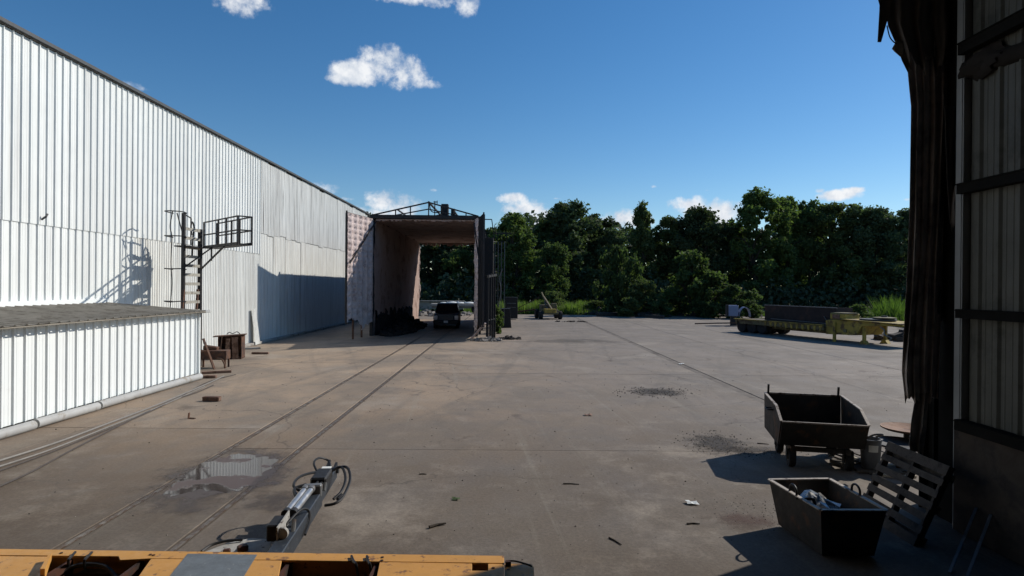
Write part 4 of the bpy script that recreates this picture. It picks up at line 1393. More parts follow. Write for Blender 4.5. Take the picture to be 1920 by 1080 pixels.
# ================================================================== pickup in the tunnel
def pickup():
    P = G(836, 617)
    t = thing('pickup_truck', 'dark pickup truck parked nose-out inside the foam-lined tunnel', 'pickup truck', (P.x, P.y, 0), rad(3))
    L_ = lambda mb, n, m, par=t, **k: mb.build(n, m, par, **k)
    # body: side profile (y: 0 at the nose, growing backwards; z) across the width
    W2 = 0.98
    def loft(prof_in, half_top, half_bot, z0, z1):
        pass
    body = MB()
    sec = [(0.02, 0.50, 1.02, 0.86), (0.10, 0.46, 1.10, 0.95), (0.9, 0.44, 1.17, 0.99), (1.45, 0.42, 1.20, 1.0), (3.0, 0.42, 1.22, 1.0), (4.0, 0.42, 1.24, 1.0), (5.6, 0.46, 1.24, 0.98)]
    vs, fs = [], []
    for (y, zb, zt, hw) in sec:
        vs += [(-hw * 0.94, y, zb), (-hw, y, (zb + zt) / 2), (-hw * 0.985, y, zt - 0.10), (-hw * 0.90, y, zt), (hw * 0.90, y, zt), (hw * 0.985, y, zt - 0.10), (hw, y, (zb + zt) / 2), (hw * 0.94, y, zb)]
    for i in range(len(sec) - 1):
        for j in range(8):
            k = (j + 1) % 8
            fs.append((i * 8 + j, i * 8 + k, (i + 1) * 8 + k, (i + 1) * 8 + j))
    fs += [tuple(range(8))[::-1], tuple((len(sec) - 1) * 8 + j for j in range(8))]
    body.add(vs, fs)
    bd = L_(body, 'body', 'car_paint', smooth=35)
    cabp = [(1.30, 1.19), (1.95, 1.84), (2.35, 1.90), (3.35, 1.88), (3.55, 1.80), (3.75, 1.22)]
    cb_ = MB()
    vs = []
    for (y, z) in cabp:
        hw = 0.92 - 0.16 * (z - 1.19) / 0.7
        vs += [(-hw, y, z), (hw, y, z)]
    n = len(cabp)
    fs = [(2 * i, 2 * i + 1, 2 * i + 3, 2 * i + 2) for i in range(n - 1)] + [tuple(2 * i for i in range(n)), tuple(2 * i + 1 for i in range(n))[::-1], (0, 2 * n - 2, 2 * n - 1, 1)]
    cb_.add(vs, fs)
    L_(cb_, 'cab', 'car_paint', bevel=0.03)
    ws = MB().add([(-0.83, 1.37, 1.285), (0.83, 1.37, 1.285), (0.71, 1.885, 1.80), (-0.71, 1.885, 1.80)], [(0, 1, 2, 3)])
    for i in range(4):
        ws.v[i] = (ws.v[i][0], ws.v[i][1] - 0.03, ws.v[i][2])
    L_(ws, 'windshield', 'car_glass')
    for s in (-1, 1):
        L_(MB().add([(s * 0.905, 1.65, 1.30), (s * 0.905, 3.45, 1.30), (s * 0.79, 3.35, 1.78), (s * 0.79, 2.05, 1.78)], [(0, 1, 2, 3)]), 'side_window', 'car_glass')
        L_(MB().box((s * 1.12, 1.75, 1.34), (0.24, 0.10, 0.17)), 'mirror', 'black_steel', bevel=0.03)
        L_(MB().bar((s * 0.92, 1.78, 1.26), (s * 1.04, 1.76, 1.30), 0.05), 'mirror_arm', 'black_steel')
        h = L_(MB().box((s * 0.78, 0.03, 0.90), (0.30, 0.08, 0.24)), 'headlight', 'lamp_glass', bevel=0.03)
        L_(MB().box((s * 0.78, -0.015, 0.74), (0.26, 0.04, 0.05)), 'turn_signal', 'lamp_glass')
    g = L_(MB().box((0, 0.0, 0.86), (1.14, 0.06, 0.34)), 'grille', 'black_steel', bevel=0.02)
    for z in (0.72, 0.80, 0.88, 0.96):
        MB().box((0, -0.04, z), (1.10, 0.03, 0.028)).build('grille_bar', 'grey_steel', g)
    MB().box((0, -0.045, 1.045), (1.24, 0.04, 0.035)).build('grille_trim', 'grey_steel', g)
    bp_ = L_(MB().box((0, -0.10, 0.56), (1.92, 0.20, 0.20)), 'bumper', 'black_steel', bevel=0.04)
    L_(MB().box((0, -0.212, 0.56), (0.32, 0.012, 0.16)), 'license_plate', 'plate_white')
    L_(MB().box((0, 0.0, 0.40), (1.6, 0.25, 0.14)), 'air_dam', 'black_steel')
    for s in (-1, 1):
        for y in (0.95, 4.55):
            wh = L_(MB().lathe([(0.20, -0.12), (0.37, -0.13), (0.40, -0.09), (0.40, 0.09), (0.37, 0.13), (0.20, 0.12)], (s * 0.84, y, 0.40), 22, 'x'), 'wheel', 'tyre', smooth=40)
            MB().lathe([(0.0, -0.08), (0.2, -0.1), (0.21, 0.1), (0.0, 0.08)], (s * 0.84, y, 0.40), 16, 'x').build('rim', 'grey_steel', wh, smooth=40)
    L_(MB().box((0, 4.6, 1.18), (1.6, 1.7, 0.08)), 'bed_floor', 'black_steel')


pickup()

# rubble and soot heaps inside and round the tunnel
def heap(name, label, mat, boxes, cx, cy, rx, ry, hmax, seed, smin=0.08, smax=0.4, kind='stuff'):
    rnd = random.Random(seed)
    mb = MB()
    for _ in range(boxes):
        a, r = rnd.uniform(0, 6.28), math.sqrt(rnd.random())
        x, y = cx + math.cos(a) * r * rx, cy + math.sin(a) * r * ry
        s = rnd.uniform(smin, smax)
        z = max(s * 0.25, (1 - r) * hmax * rnd.uniform(0.2, 1.0))
        mb.box((x, y, z), (s * rnd.uniform(0.6, 1.6), s, s * rnd.uniform(0.3, 0.8)), rnd.uniform(0, 3), rnd.uniform(-0.5, 0.5), rnd.uniform(-0.5, 0.5))
    o = mb.build(name, mat)
    return tag(o, label, 'rubble', kind=kind)


heap('soot_heap', 'black sooty debris banked against the tunnel lining', 'soot', 620, -7.5, 44.0, 1.2, 6.5, 1.1, 41, 0.10, 0.4)
W(sheet((XL + 0.06, 38.3, 0.0), (0, 14.5, 0), (0, 0, 1.9), 60, 12, lambda u, v: 0.05 + 0.05 * wave(u, v, 3) - (0.3 if v > 1.35 + 0.25 * wave(u * 0.8, 0.3, 2) else 0), (1, 0, 0)), 'soot_crust', 'soot', tun)
heap('rubble', 'grey rubble at the foot of the door post and barrier posts', 'rubble', 90, -1.2, 35.0, 0.9, 0.5, 0.25, 42, 0.05, 0.22)
heap('rubble', 'twigs and dirt past the barrier posts', 'dark_rubble', 70, 0.1, 36.2, 0.8, 0.35, 0.18, 43, 0.04, 0.2)
tag(MB().bar((-2.1, 36.2, 0.05), (-1.25, 35.0, 1.05), 0.12, 0.08).build('broken_foam_strip', 'foam'), 'broken foam strip leaning at the foot of the open tunnel door', 'foam strip')

# dark bins beside the tunnel
hb = G(949, 614)
hop = thing('steel_hopper', 'dark steel hopper standing past the barrier posts', 'hopper', (hb.x, hb.y, 0))
MB().prism([(-0.42, -0.4, 0.0), (0.42, -0.4, 0.0), (0.28, -0.4, 1.45), (-0.42, -0.4, 1.45)], (0, 0.8, 0)).build('hopper_body', 'black_steel', hop, bevel=0.01)
MB().box((-0.08, 0, 1.47), (0.78, 0.86, 0.06)).build('rim', 'black_steel', hop)
tb = G(952, 600)
tnk = thing('equipment_box', 'tall dark equipment box behind the steel hopper', 'box', (tb.x + 0.35, tb.y + 1.2, 0))
MB().box((0, 0, 1.15), (1.25, 0.9, 2.1)).build('housing', 'black_steel', tnk, bevel=0.02)
MB().box((0, -0.46, 1.6), (0.9, 0.03, 0.05)).build('slat', 'grey_steel', tnk)
MB().box((0, -0.46, 1.2), (0.9, 0.03, 0.05)).build('slat', 'grey_steel', tnk)

# ================================================================== beyond the tunnel
ft = thing('flatbed_trailer', 'pale grey flatbed trailer seen through the far end of the tunnel', 'trailer', (-5.4, 72.5, 0))
MB().box((0, 0, 0.95), (7.5, 2.4, 0.28)).build('deck', 'curb_concrete', ft, bevel=0.02)
MB().box((0, -0.9, 0.7), (7.2, 0.15, 0.25)).build('side_beam', 'grey_steel', ft)
for x in (1.6, 2.7):
    for y in (-0.95, 0.95):
        MB().lathe([(0.2, -0.13), (0.45, -0.14), (0.48, 0), (0.45, 0.14), (0.2, 0.13)], (x, y, 0.48), 16, 'y').build('wheel', 'tyre', ft, smooth=40)
MB().box((-2.9, -0.6, 0.42), (0.12, 0.12, 0.84)).build('leg', 'grey_steel', ft)
MB().box((2.9, -1.1, 0.9), (0.14, 0.14, 1.8)).build('stake', 'rust_plank', ft)
rnds = random.Random(77)
for k, (x, s, lbl) in enumerate(((-2.3, 0.4, 'white sack at the near end of the pale flatbed'), (-1.2, 0.55, 'large white sack lying on the pale flatbed'), (-0.2, 0.45, 'white sack amid the load on the pale flatbed'),
                                 (0.9, 0.5, 'crumpled white sack beside the stake of the pale flatbed'), (2.0, 0.42, 'small white sack near the door post on the flatbed'))):
    o = thing('sack', lbl, 'sack', (-5.4 + x, 72.4, 1.09), group='sacks on the flatbed seen through the tunnel')
    MB().lathe([(0.0, 0.0), (s * 1.1, 0.02), (s * 1.25, s * 0.2), (s * 0.9, s * 0.42), (s * 0.3, s * 0.5), (0.0, s * 0.5)], (0, 0, 0), 7).build('bag', 'label_white', o, smooth=50)
    MB().tube([(s * 0.8, 0, s * 0.3), (s * 1.4, 0, s * 0.45)], 0.05, 6, 0.12).build('tied_neck', 'label_white', o)
heap('rubble', 'low rubble on the ground beyond the tunnel', 'rubble', 160, -8, 66, 4, 3, 0.5, 44, 0.15, 0.6)
tag(MB().box((-10.0, 76, 0.7), (9, 0.3, 1.2)).box((-10, 75.8, 1.32), (9.2, 0.5, 0.12)).build('low_wall', 'curb_concrete', bevel=0.02), 'pale low wall seen through the tunnel beyond the lit lining', 'wall')

# ================================================================== yellow boom machine at the far edge
ym = G(1029, 598)
bt = thing('boom_tractor', 'small old yellow wheeled machine with its boom raised, by the grass', 'tractor', (ym.x, ym.y, 0), rad(8))
MB().box((0, 0.2, 0.62), (1.5, 2.6, 0.22)).build('chassis', 'trailer_dull', bt, bevel=0.02)
MB().box((-0.35, 0.7, 1.05), (0.75, 1.3, 0.75)).build('engine_cover', 'trailer_dull', bt, bevel=0.05)
MB().box((0.62, 0.6, 1.15), (0.5, 0.9, 0.85)).build('side_box', 'trailer_dull', bt, bevel=0.03)
MB().box((-0.1, -0.8, 0.85), (1.2, 0.7, 0.4)).build('front_box', 'trailer_yellow', bt, bevel=0.03)
bm_ = MB().bar((0.25, -0.9, 0.75), (-0.30, 1.2, 2.2), 0.17, 0.20).build('boom', 'boom_paint', bt, bevel=0.02)
MB().bar((-0.28, 1.1, 2.1), (-0.42, 1.7, 2.65), 0.12, 0.14).build('boom_tip', 'trailer_dull', bm_)
MB().bar((-0.2, -0.4, 0.9), (-0.3, 0.8, 1.75), 0.09).build('ram', 'grey_steel', bt)
MB().bar((-1.2, 1.2, 0.9), (-4.0, 2.0, 0.5), 0.14).bar((-0.7, 1.4, 2.2), (-3.6, 2.2, 0.6), 0.07).build('drawbar', 'rust_steel', bt)
for x, y, r in ((-0.98, -0.75, 0.42), (0.98, -0.75, 0.42), (-1.02, 1.2, 0.48), (1.02, 1.2, 0.48)):
    w_ = MB().lathe([(0.16, -0.16), (r * 0.93, -0.17), (r, -0.1), (r, 0.1), (r * 0.93, 0.17), (0.16, 0.16)], (x, y, r), 18, 'x').build('wheel', 'tyre', bt, smooth=40)
    MB().lathe([(0.0, -0.10), (0.17, -0.12), (0.17, 0.12), (0.0, 0.10)], (x, y, r), 12, 'x').build('hub', 'trailer_yellow', w_, smooth=40)

# ================================================================== scrap along the far edge
rnds = random.Random(8)
for k, (xa, ya, xb, yb, w, lbl) in enumerate((
        (1120, 590, 1205, 588, 0.5, 'long dark timber baulk at the concrete edge below the upright shrub'),
        (1210, 592, 1245, 594, 0.35, 'heap-end timber by the small round shrub'),
        (1300, 590, 1365, 588, 0.45, 'dark baulk beside the half buried hoop'),
        (1080, 586, 1120, 584, 0.4, 'dark log where the grass strip meets the timber'))):
    tag(MB().bar(tuple(G(xa, ya, 0.2)), tuple(G(xb, yb, 0.2)), w, w * 0.9).build('timber_baulk', 'dark_rubble', bevel=0.05), lbl, 'timber', 'timber along the far edge of the concrete')
heap('scrap_heap', 'dark scrap heap on the concrete edge between the shrubs', 'dark_rubble', 120, G(1222, 593).x, 66.5, 2.0, 1.0, 0.7, 51, 0.15, 0.6)
heap('scrap_heap', 'dark scrap and brush behind the timber baulks', 'dark_rubble', 200, G(1150, 590).x, 71.0, 6.0, 1.6, 1.1, 52, 0.15, 0.6)
heap('scrap_heap', 'brush and scrap near the blue drum', 'dark_rubble', 160, G(1330, 590).x, 69.0, 5.0, 1.4, 0.9, 53, 0.15, 0.5)
heap('scrap_heap', 'pale junk showing under the trees past the grass strip', 'rubble', 60, G(1125, 560).x, 80.0, 3.5, 0.8, 1.6, 54, 0.15, 0.5)
heap('scrap_heap', 'dark scrap behind the trailer gooseneck', 'dark_rubble', 220, 27.5, 38.0, 3.6, 2.0, 0.9, 55, 0.15, 0.6)
hc = G(1290, 590)
tag(MB().curve([(hc.x - 1.1, hc.y, 0.0), (hc.x - 0.8, hc.y, 0.8), (hc.x, hc.y, 1.2), (hc.x + 0.8, hc.y, 0.8), (hc.x + 1.1, hc.y, 0.0)], 0.06, 7, 6).build('steel_hoop', 'grey_steel', smooth=50), 'half buried steel hoop standing at the concrete edge', 'hoop')
rp = thing('rusty_screen', 'dull rusty panel standing in shade behind the low spreading shrub', 'panel', (G(1408, 570).x * 1.02 + 2, 72, 0))
MB().box((0, 0, 1.9), (2.6, 0.06, 2.4)).build('sheet', 'rust_steel', rp)
for x in (-1.2, 1.2):
    MB().box((x, 0.06, 1.5), (0.1, 0.06, 3.2)).build('post', 'rust_steel', rp)
heap('rubble', 'flat rubble patch past the boom machine', 'dark_rubble', 40, G(1075, 605).x, 55, 1.6, 0.4, 0.08, 56, 0.05, 0.2)

# ================================================================== yellow lowboy trailer
def trailer():
    rear, front = G(1378, 622), G(1614, 646)
    d = (front - rear)
    ang = math.atan2(d.y, d.x)
    ln = d.length                                   # rear edge to landing legs, about 11 m
    t = thing('lowboy_trailer', 'faded yellow lowboy trailer with gooseneck resting on its landing legs', 'trailer', (rear.x, rear.y, 0), ang)
    # local x: rear -> nose;  local y: +y is the far (left) side
    W_ = 2.5
    L_ = lambda mb, n, m, par=t, **k: mb.build(n, m, par, **k)
    L_(MB().box((3.9, W_ / 2, 0.86), (7.7, W_ - 0.3, 0.10)), 'deck_frame', 'trailer_dull')
    for k in range(13):
        L_(MB().box((0.3 + 0.6 * k, W_ / 2, 0.94), (0.57, W_ - 0.35, 0.06), rz=0.002 * (k % 3 - 1)), 'deck_plank', 'deck_wood')
    for y in (0.0, W_):
        L_(MB().box((4.1, y, 0.80), (7.2, 0.10, 0.30)), 'side_beam', 'trailer_dull', bevel=0.01)
        L_(MB().box((3.85, y + (-0.05 if y == 0 else 0.05), 0.985), (7.7, 0.16, 0.05)), 'rub_rail', 'trailer_yellow')
        for k in range(11):
            L_(MB().prism([(2.9 + 0.45 * k, y - 0.09, 0.92), (3.12 + 0.45 * k, y - 0.09, 0.92), (3.06 + 0.45 * k, y - 0.09, 0.60), (2.96 + 0.45 * k, y - 0.09, 0.60)], (0, 0.18, 0)), 'outrigger', 'trailer_yellow')
    for yy in (0.3, 0.7):
        L_(MB().box((5.2, W_ * yy, 0.56), (5.2, 0.16, 0.30)), 'main_beam', 'trailer_dull')
    for x in (0.55, 1.55, 2.5):
        for y in (0.22, 0.58, W_ - 0.58, W_ - 0.22):
            w = L_(MB().lathe([(0.17, -0.13), (0.42, -0.14), (0.45, -0.08), (0.45, 0.08), (0.42, 0.14), (0.17, 0.13)], (x, y, 0.45), 18, 'y'), 'wheel', 'tyre', smooth=40)
            if y < 0.3:
                MB().lathe([(0.0, -0.12), (0.18, -0.10), (0.18, 0.10), (0.0, 0.05)], (x, y, 0.45), 12, 'y').build('rim', 'trailer_dull', w, smooth=40)
    L_(MB().prism([(0.0, 0.05, 0.98), (0.0, 0.05, 0.62), (0.12, 0.05, 0.55), (0.12, 0.05, 0.98)], (0, W_ - 0.1, 0)), 'tail_plate', 'trailer_dull')
    # gooseneck: riser box, then raised neck to the nose
    L_(MB().prism([(7.7, 0.15, 0.42), (7.7, 0.15, 1.30), (8.2, 0.15, 1.36), (10.6, 0.15, 1.34), (12.7, 0.15, 1.26), (12.7, 0.15, 1.20), (11.2, 0.15, 1.16), (10.15, 0.15, 1.04), (9.8, 0.15, 0.50)], (0, W_ - 0.3, 0)), 'gooseneck', 'trailer_yellow', bevel=0.02)
    L_(MB().box((10.6, W_ / 2, 1.37), (3.9, W_ - 0.1, 0.05), ry=0.025), 'neck_deck', 'trailer_yellow')
    L_(MB().box((9.1, 0.12, 0.72), (0.20, 0.08, 0.18)), 'side_step', 'trailer_dull')
    for y in (0.35, W_ - 0.35):
        leg = L_(MB().box((ln - 0.05, y, 0.60), (0.16, 0.16, 1.20)), 'landing_leg', 'trailer_yellow', bevel=0.01)
        MB().prism([(ln - 0.3, y - 0.15, 0.0), (ln + 0.2, y - 0.15, 0.0), (ln + 0.04, y - 0.15, 0.22), (ln - 0.14, y - 0.15, 0.22)], (0, 0.3, 0)).build('foot', 'trailer_yellow', leg)
    L_(MB().box((8.4, 0.08, 0.60), (0.16, 0.12, 1.20)), 'support_leg', 'trailer_yellow')
    L_(MB().curve([(11.2, 0.3, 1.1), (11.5, 0.2, 0.95), (11.55, 0.15, 0.7), (11.8, 0.1, 0.6), (12.0, 0.1, 0.52), (11.9, 0.1, 0.4)], 0.04, 6), 'air_hose', 'cable_grey')
    # load: a long dark steel tray, yellow blocks, discs on the neck
    def child_thing(name, label, cat, loc, rz=0.0):
        p = Matrix.Translation(Vector((rear.x, rear.y, 0))) @ Matrix.Rotation(ang, 4, 'Z') @ Vector(loc)
        return thing(name, label, cat, p, ang + rz)
    tr = child_thing('steel_tray', 'long dark steel tray loaded on the yellow lowboy trailer', 'tray', (1.95, 0.95, 0.985))
    for (c, s, n) in (((2.95, 0.0, 0.53), (5.9, 0.05, 1.06), 'long_side'), ((2.95, 1.35, 0.53), (5.9, 0.05, 1.06), 'long_side'), ((0.03, 0.675, 0.53), (0.05, 1.3, 1.06), 'end_plate'), ((5.87, 0.675, 0.53), (0.05, 1.3, 1.06), 'end_plate'), ((2.95, 0.675, 0.03), (5.9, 1.3, 0.05), 'floor_plate')):
        MB().box(c, s).build(n, 'tray_steel', tr)
    MB().box((2.95, -0.03, 1.07), (5.95, 0.10, 0.05)).build('rim', 'grey_steel', tr)
    MB().bar((0.6, -0.05, 0.12), (5.6, -0.05, 0.04), 0.05).build('base_rail', 'grey_steel', tr)
    MB().bar((5.75, -0.5, 0.02), (5.0, -0.06, 0.5), 0.03).build('lashing', 'cable_grey', tr)
    y1 = child_thing('yellow_block', 'yellow steel block between the tray and the gooseneck', 'block', (7.85, 0.35, 1.38))
    MB().box((0.55, 0.6, 0.17), (1.1, 1.2, 0.34)).build('block_body', 'trailer_yellow', y1, bevel=0.02)
    MB().box((0.45, -0.02, 0.17), (0.5, 0.05, 0.28)).build('rusty_plate', 'rust_plank', y1)
    MB().box((0.55, 0.6, 0.37), (1.15, 1.0, 0.06)).build('lid', 'trailer_dull', y1)
    for k, (x, z, r, lbl) in enumerate(((10.4, 1.42, 0.95, 'dark turntable disc lying on the trailer gooseneck'), (10.8, 1.53, 0.6, 'pale plate stacked on the dark turntable disc'))):
        dk = child_thing('turntable_disc', lbl, 'disc', (x, 1.2, z))
        MB().lathe([(0.0, 0.0), (r, 0.0), (r, 0.07), (r * 0.6, 0.10), (0.0, 0.10)], (0, 0, 0), 20).build('plate', 'disc_dark' if k == 0 else 'trailer_dull', dk, smooth=40)
        MB().lathe([(0.0, 0.10), (r * 0.3, 0.10), (r * 0.25, 0.17), (0, 0.17)], (0, 0, 0), 14).build('hub', 'black_steel', dk, smooth=40)
    pl = child_thing('marker_pole', 'thin upright pole standing past the trailer gooseneck', 'pole', (11.5, 3.4, 0.0))
    MB().tube([(0, 0, 0), (0.02, 0, 2.9)], 0.035, 6).build('pole', 'grey_steel', pl)
    MB().box((0, 0, 0.05), (0.4, 0.4, 0.1)).build('foot', 'grey_steel', pl)
    # blue winch drum standing behind the trailer's tail
    dr = thing('winch_drum', 'blue grey winch drum with an arched guard behind the trailer tail', 'winch', tuple(G(1383, 612) + Vector((0.0, 1.2, 0))), rad(-10))
    MB().box((0.0, 0, 1.30), (0.85, 0.8, 0.95)).build('housing', 'drum_blue', dr, bevel=0.04)
    MB().box((-0.46, 0, 1.30), (0.10, 0.86, 1.0)).build('dark_face', 'black_steel', dr)
    MB().box((0.1, 0, 0.45), (0.5, 0.5, 0.9)).build('pedestal', 'black_steel', dr)
    ag = MB()
    pts = [(0.50 + 0.48 - 0.48 * math.cos(a), 0, 0.85 + 0.80 * math.sin(a)) for a in [math.pi * i / 10 for i in range(11)]]
    for i in range(10):
        ag.bar(pts[i], pts[i + 1], 0.75, 0.05, up=(0, 1, 0)) if False else ag.prism([(pts[i][0], -0.4, pts[i][2]), (pts[i + 1][0], -0.4, pts[i + 1][2]), (pts[i + 1][0] * 0.97 + 0.04, -0.4, pts[i + 1][2] - 0.05), (pts[i][0] * 0.97 + 0.04, -0.4, pts[i][2] - 0.05)], (0, 0.8, 0))
    ag.build('arched_guard', 'drum_blue', dr)
    MB().bar((-3.2, -0.3, 0.12), (0.4, -0.2, 0.25), 0.10).build('drawbar', 'rust_steel', dr)


trailer()

# ================================================================== tipping cart
def tipping_cart():
    t = thing('tipping_cart', 'dark rusty steel tipping cart on small wheels, open toward the doorway', 'cart', (5.72, 10.95, 0), rad(-13))
    hw, th = 0.69, 0.022
    side = [(-0.48, 0.40), (0.72, 0.44), (0.76, 1.12), (-0.30, 1.06), (-0.70, 0.86)]
    for s in (-1, 1):
        o = MB().prism([(s * hw, y, z) for y, z in side], (s * th, 0, 0)).build('side_plate', 'bin_steel', t)
        rim = MB()
        for (a, b) in ((2, 3), (3, 4)):
            rim.bar((s * (hw + 0.012), side[a][0], side[a][1] + 0.008), (s * (hw + 0.012), side[b][0], side[b][1] + 0.008), 0.045, 0.02)
        rim.build('rim', 'bin_edge', o)
        MB().box((s * (hw - 0.05), 0.74, 1.2), (0.035, 0.03, 0.2), rx=0.15).build('lug', 'bin_steel', t)
    plate = lambda y0, z0, y1, z1, nm, mt='bin_steel': MB().bar((0, y0, z0), (0, y1, z1), 2 * hw - 0.004, th).build(nm, mt, t)
    plate(0.74, 0.44, 0.77, 1.11, 'back_plate')
    plate(-0.48, 0.41, 0.73, 0.45, 'floor_plate')
    plate(-0.49, 0.41, -0.71, 0.85, 'front_plate')
    MB().bar((-hw, 0.775, 1.12), (hw, 0.775, 1.12), 0.04, 0.03).build('back_rim', 'bin_edge', t)
    MB().bar((-hw, -0.715, 0.862), (hw, -0.715, 0.862), 0.03, 0.025).build('front_lip', 'bin_edge', t)
    fr = MB()
    for x in (-0.45, 0.45):
        fr.box((x, 0.1, 0.33), (0.08, 1.2, 0.10))
    fr.box((0, -0.42, 0.33), (0.9, 0.07, 0.08)).box((0, 0.6, 0.33), (0.9, 0.07, 0.08))
    fr.build('chassis', 'bin_steel', t)
    for x in (-0.47, 0.47):
        for y in (-0.40, 0.55):
            w = MB().lathe([(0.05, -0.05), (0.15, -0.055), (0.16, -0.035), (0.16, 0.035), (0.15, 0.055), (0.05, 0.05)], (x, y, 0.16), 18, 'x').build('wheel', 'tyre', t, smooth=40)
            MB().lathe([(0.0, -0.06), (0.05, -0.06), (0.05, 0.06), (0.0, 0.06)], (x, y, 0.16), 10, 'x').build('hub', 'bin_edge', w)
            for s in (-1, 1):
                MB().box((x + s * 0.075, y, 0.24), (0.012, 0.10, 0.20)).build('fork', 'bin_steel', t)
    MB().curve([(hw + 0.03, -0.55, 0.62), (hw + 0.12, -0.62, 0.70), (hw + 0.24, -0.66, 0.72), (hw + 0.16, -0.60, 0.66)], 0.018, 6).build('latch_handle', 'grey_steel', t)
    MB().curve([(-hw - 0.02, -0.1, 0.95), (-hw - 0.12, -0.1, 0.95), (-hw - 0.12, 0.08, 0.95), (-hw - 0.02, 0.08, 0.95)], 0.014, 6).build('handle', 'bin_steel', t)


tipping_cart()


# ================================================================== open bin with scrap
def open_bin():
    A, B, Cc, Dd = Vector((3.60, 8.03, 0.6)), Vector((3.72, 6.93, 0.6)), Vector((4.50, 6.93, 0.6)), Vector((4.45, 8.08, 0.6))
    c = (A + B + Cc + Dd) / 4
    t = thing('scrap_bin', 'open dark steel scrap bin standing nearest the doorway edge', 'bin', (c.x, c.y, 0))
    R = [p - Vector((c.x, c.y, 0)) for p in (A, B, Cc, Dd)]
    bot = [Vector((p.x * 0.80, p.y * 0.84, 0.03)) for p in R]
    for i in range(4):
        j = (i + 1) % 4
        n = (R[j] - R[i]).cross(bot[i] - R[i]).normalized()
        if n.dot(R[i]) < 0:
            n = -n
        MB().prism([R[i], R[j], bot[j], bot[i]], -n * 0.018).build('side_plate', 'bin_steel', t)
        MB().bar(R[i] + Vector((0, 0, 0.008)), R[j] + Vector((0, 0, 0.008)), 0.05, 0.014).build('rim', 'bin_edge', t)
    MB().prism([p for p in bot], (0, 0, 0.02)).build('floor_plate', 'bin_steel', t)
    for s, i, j in ((-1, 0, 1), (1, 2, 3)):
        m = R[i].lerp(R[j], 0.5)
        MB().curve([m + Vector((0, -0.09, -0.03)), m + Vector((0.0, -0.08, 0.08)), m + Vector((0.0, 0, 0.12)), m + Vector((0.0, 0.08, 0.08)), m + Vector((0, 0.09, -0.03))], 0.014, 6).build('handle', 'rubber', t, smooth=50)
    # crumpled foil bag lying inside on scrap
    f = thing('foil_bag', 'crumpled shiny silver bag lying inside the open scrap bin', 'bag', (c.x - 0.03, c.y + 0.1, 0.05))
    rnd = random.Random(61)
    vs, fs = [], []
    nu, nv = 16, 10
    for i in range(nv + 1):
        ph = math.pi * i / nv
        for j in range(nu):
            a = 2 * math.pi * j / nu
            k = 1 + rnd.uniform(-0.22, 0.22)
            vs.append((0.27 * math.sin(ph) * math.cos(a) * k, 0.30 * math.sin(ph) * math.sin(a) * k, 0.26 + 0.24 * math.cos(ph) * k))
    for i in range(nv):
        for j in range(nu):
            fs.append((i * nu + j, (i + 1) * nu + j, (i + 1) * nu + (j + 1) % nu, i * nu + (j + 1) % nu))
    MB().add(vs, fs).build('crumpled_film', 'foil', f)
    MB().curve([(-0.22, -0.1, 0.42), (-0.26, -0.16, 0.50), (-0.18, -0.2, 0.52), (-0.12, -0.16, 0.44)], 0.02, 6).build('strap', 'rubber', f)
    h = heap('scrap', 'dark scrap filling the bottom of the open bin', 'dark_rubble', 60, c.x, c.y, 0.22, 0.34, 0.1, 62, 0.04, 0.12)
    h.location.z = 0.05


open_bin()


# ================================================================== leaning pallet, bucket, discs, odds and ends
def pallet():
    t = thing('pallet', 'weathered wooden pallet leaning against the steel column', 'pallet', (5.12, 7.95, 0.0))
    tilt = math.atan2(0.44, 1.0)
    R = Matrix.Rotation(tilt, 3, 'Y')
    up = R @ Vector((0, 0, 1))
    nx = R @ Vector((1, 0, 0))
    rnd = random.Random(64)
    hgt = 1.08
    ys = (-0.56, 0.0, 0.56)
    for y in ys:
        a = Vector((0.0, y, 0.02)) + nx * 0.055
        MB().bar(a, a + up * hgt, 0.045, 0.09, up=nx).build('stringer', 'pallet_wood', t, bevel=0.004)
    for k in range(7):
        v = 0.06 + k * 0.162
        a = Vector((0, 0, 0)) + up * v
        w = 0.13 if k in (0, 6) else rnd.uniform(0.085, 0.10)
        MB().bar(a + Vector((0, -0.60 + rnd.uniform(-.015, .015), 0)), a + Vector((0, 0.60 + rnd.uniform(-.015, .015), 0)) + up * rnd.uniform(-0.01, 0.01), 0.020, w, up=up).build('deck_board', 'pallet_wood', t, bevel=0.003)
    for k in range(3):
        a = nx * 0.115 + up * (0.10 + k * 0.43)
        MB().bar(a + Vector((0, -0.60, 0)), a + Vector((0, 0.60, 0)), 0.018, 0.10, up=up).build('bottom_board', 'pallet_wood', t, bevel=0.003)


pallet()
bk = G(1632, 882)
bu = thing('bucket', 'tall grey plastic bucket with a white label beside the tipping cart', 'bucket', (bk.x, bk.y, 0.05))
MB().lathe([(0.0, 0.01), (0.135, 0.0), (0.145, 0.02), (0.170, 0.48), (0.182, 0.49), (0.182, 0.52), (0.165, 0.52), (0.160, 0.48), (0.13, 0.04), (0.0, 0.035)], (0, 0, 0), 24).build('pail', 'bucket_grey', bu, smooth=40)
lab = MB()
for i in range(6):
    a0, a1 = math.radians(228 + i * 9), math.radians(228 + (i + 1) * 9)
    r0, r1 = 0.163, 0.169
    lab.add([(math.cos(a0) * r0, math.sin(a0) * r0, 0.31), (math.cos(a1) * r0, math.sin(a1) * r0, 0.31), (math.cos(a1) * r1, math.sin(a1) * r1, 0.43), (math.cos(a0) * r1, math.sin(a0) * r1, 0.43)], [(0, 1, 2, 3)])
lab.build('label', 'label_white', bu)
MB().curve([(-0.18, 0, 0.50), (-0.15, -0.1, 0.53), (0, -0.19, 0.53), (0.15, -0.1, 0.53), (0.18, 0, 0.50)], 0.008, 5).build('wire_handle', 'grey_steel', bu)
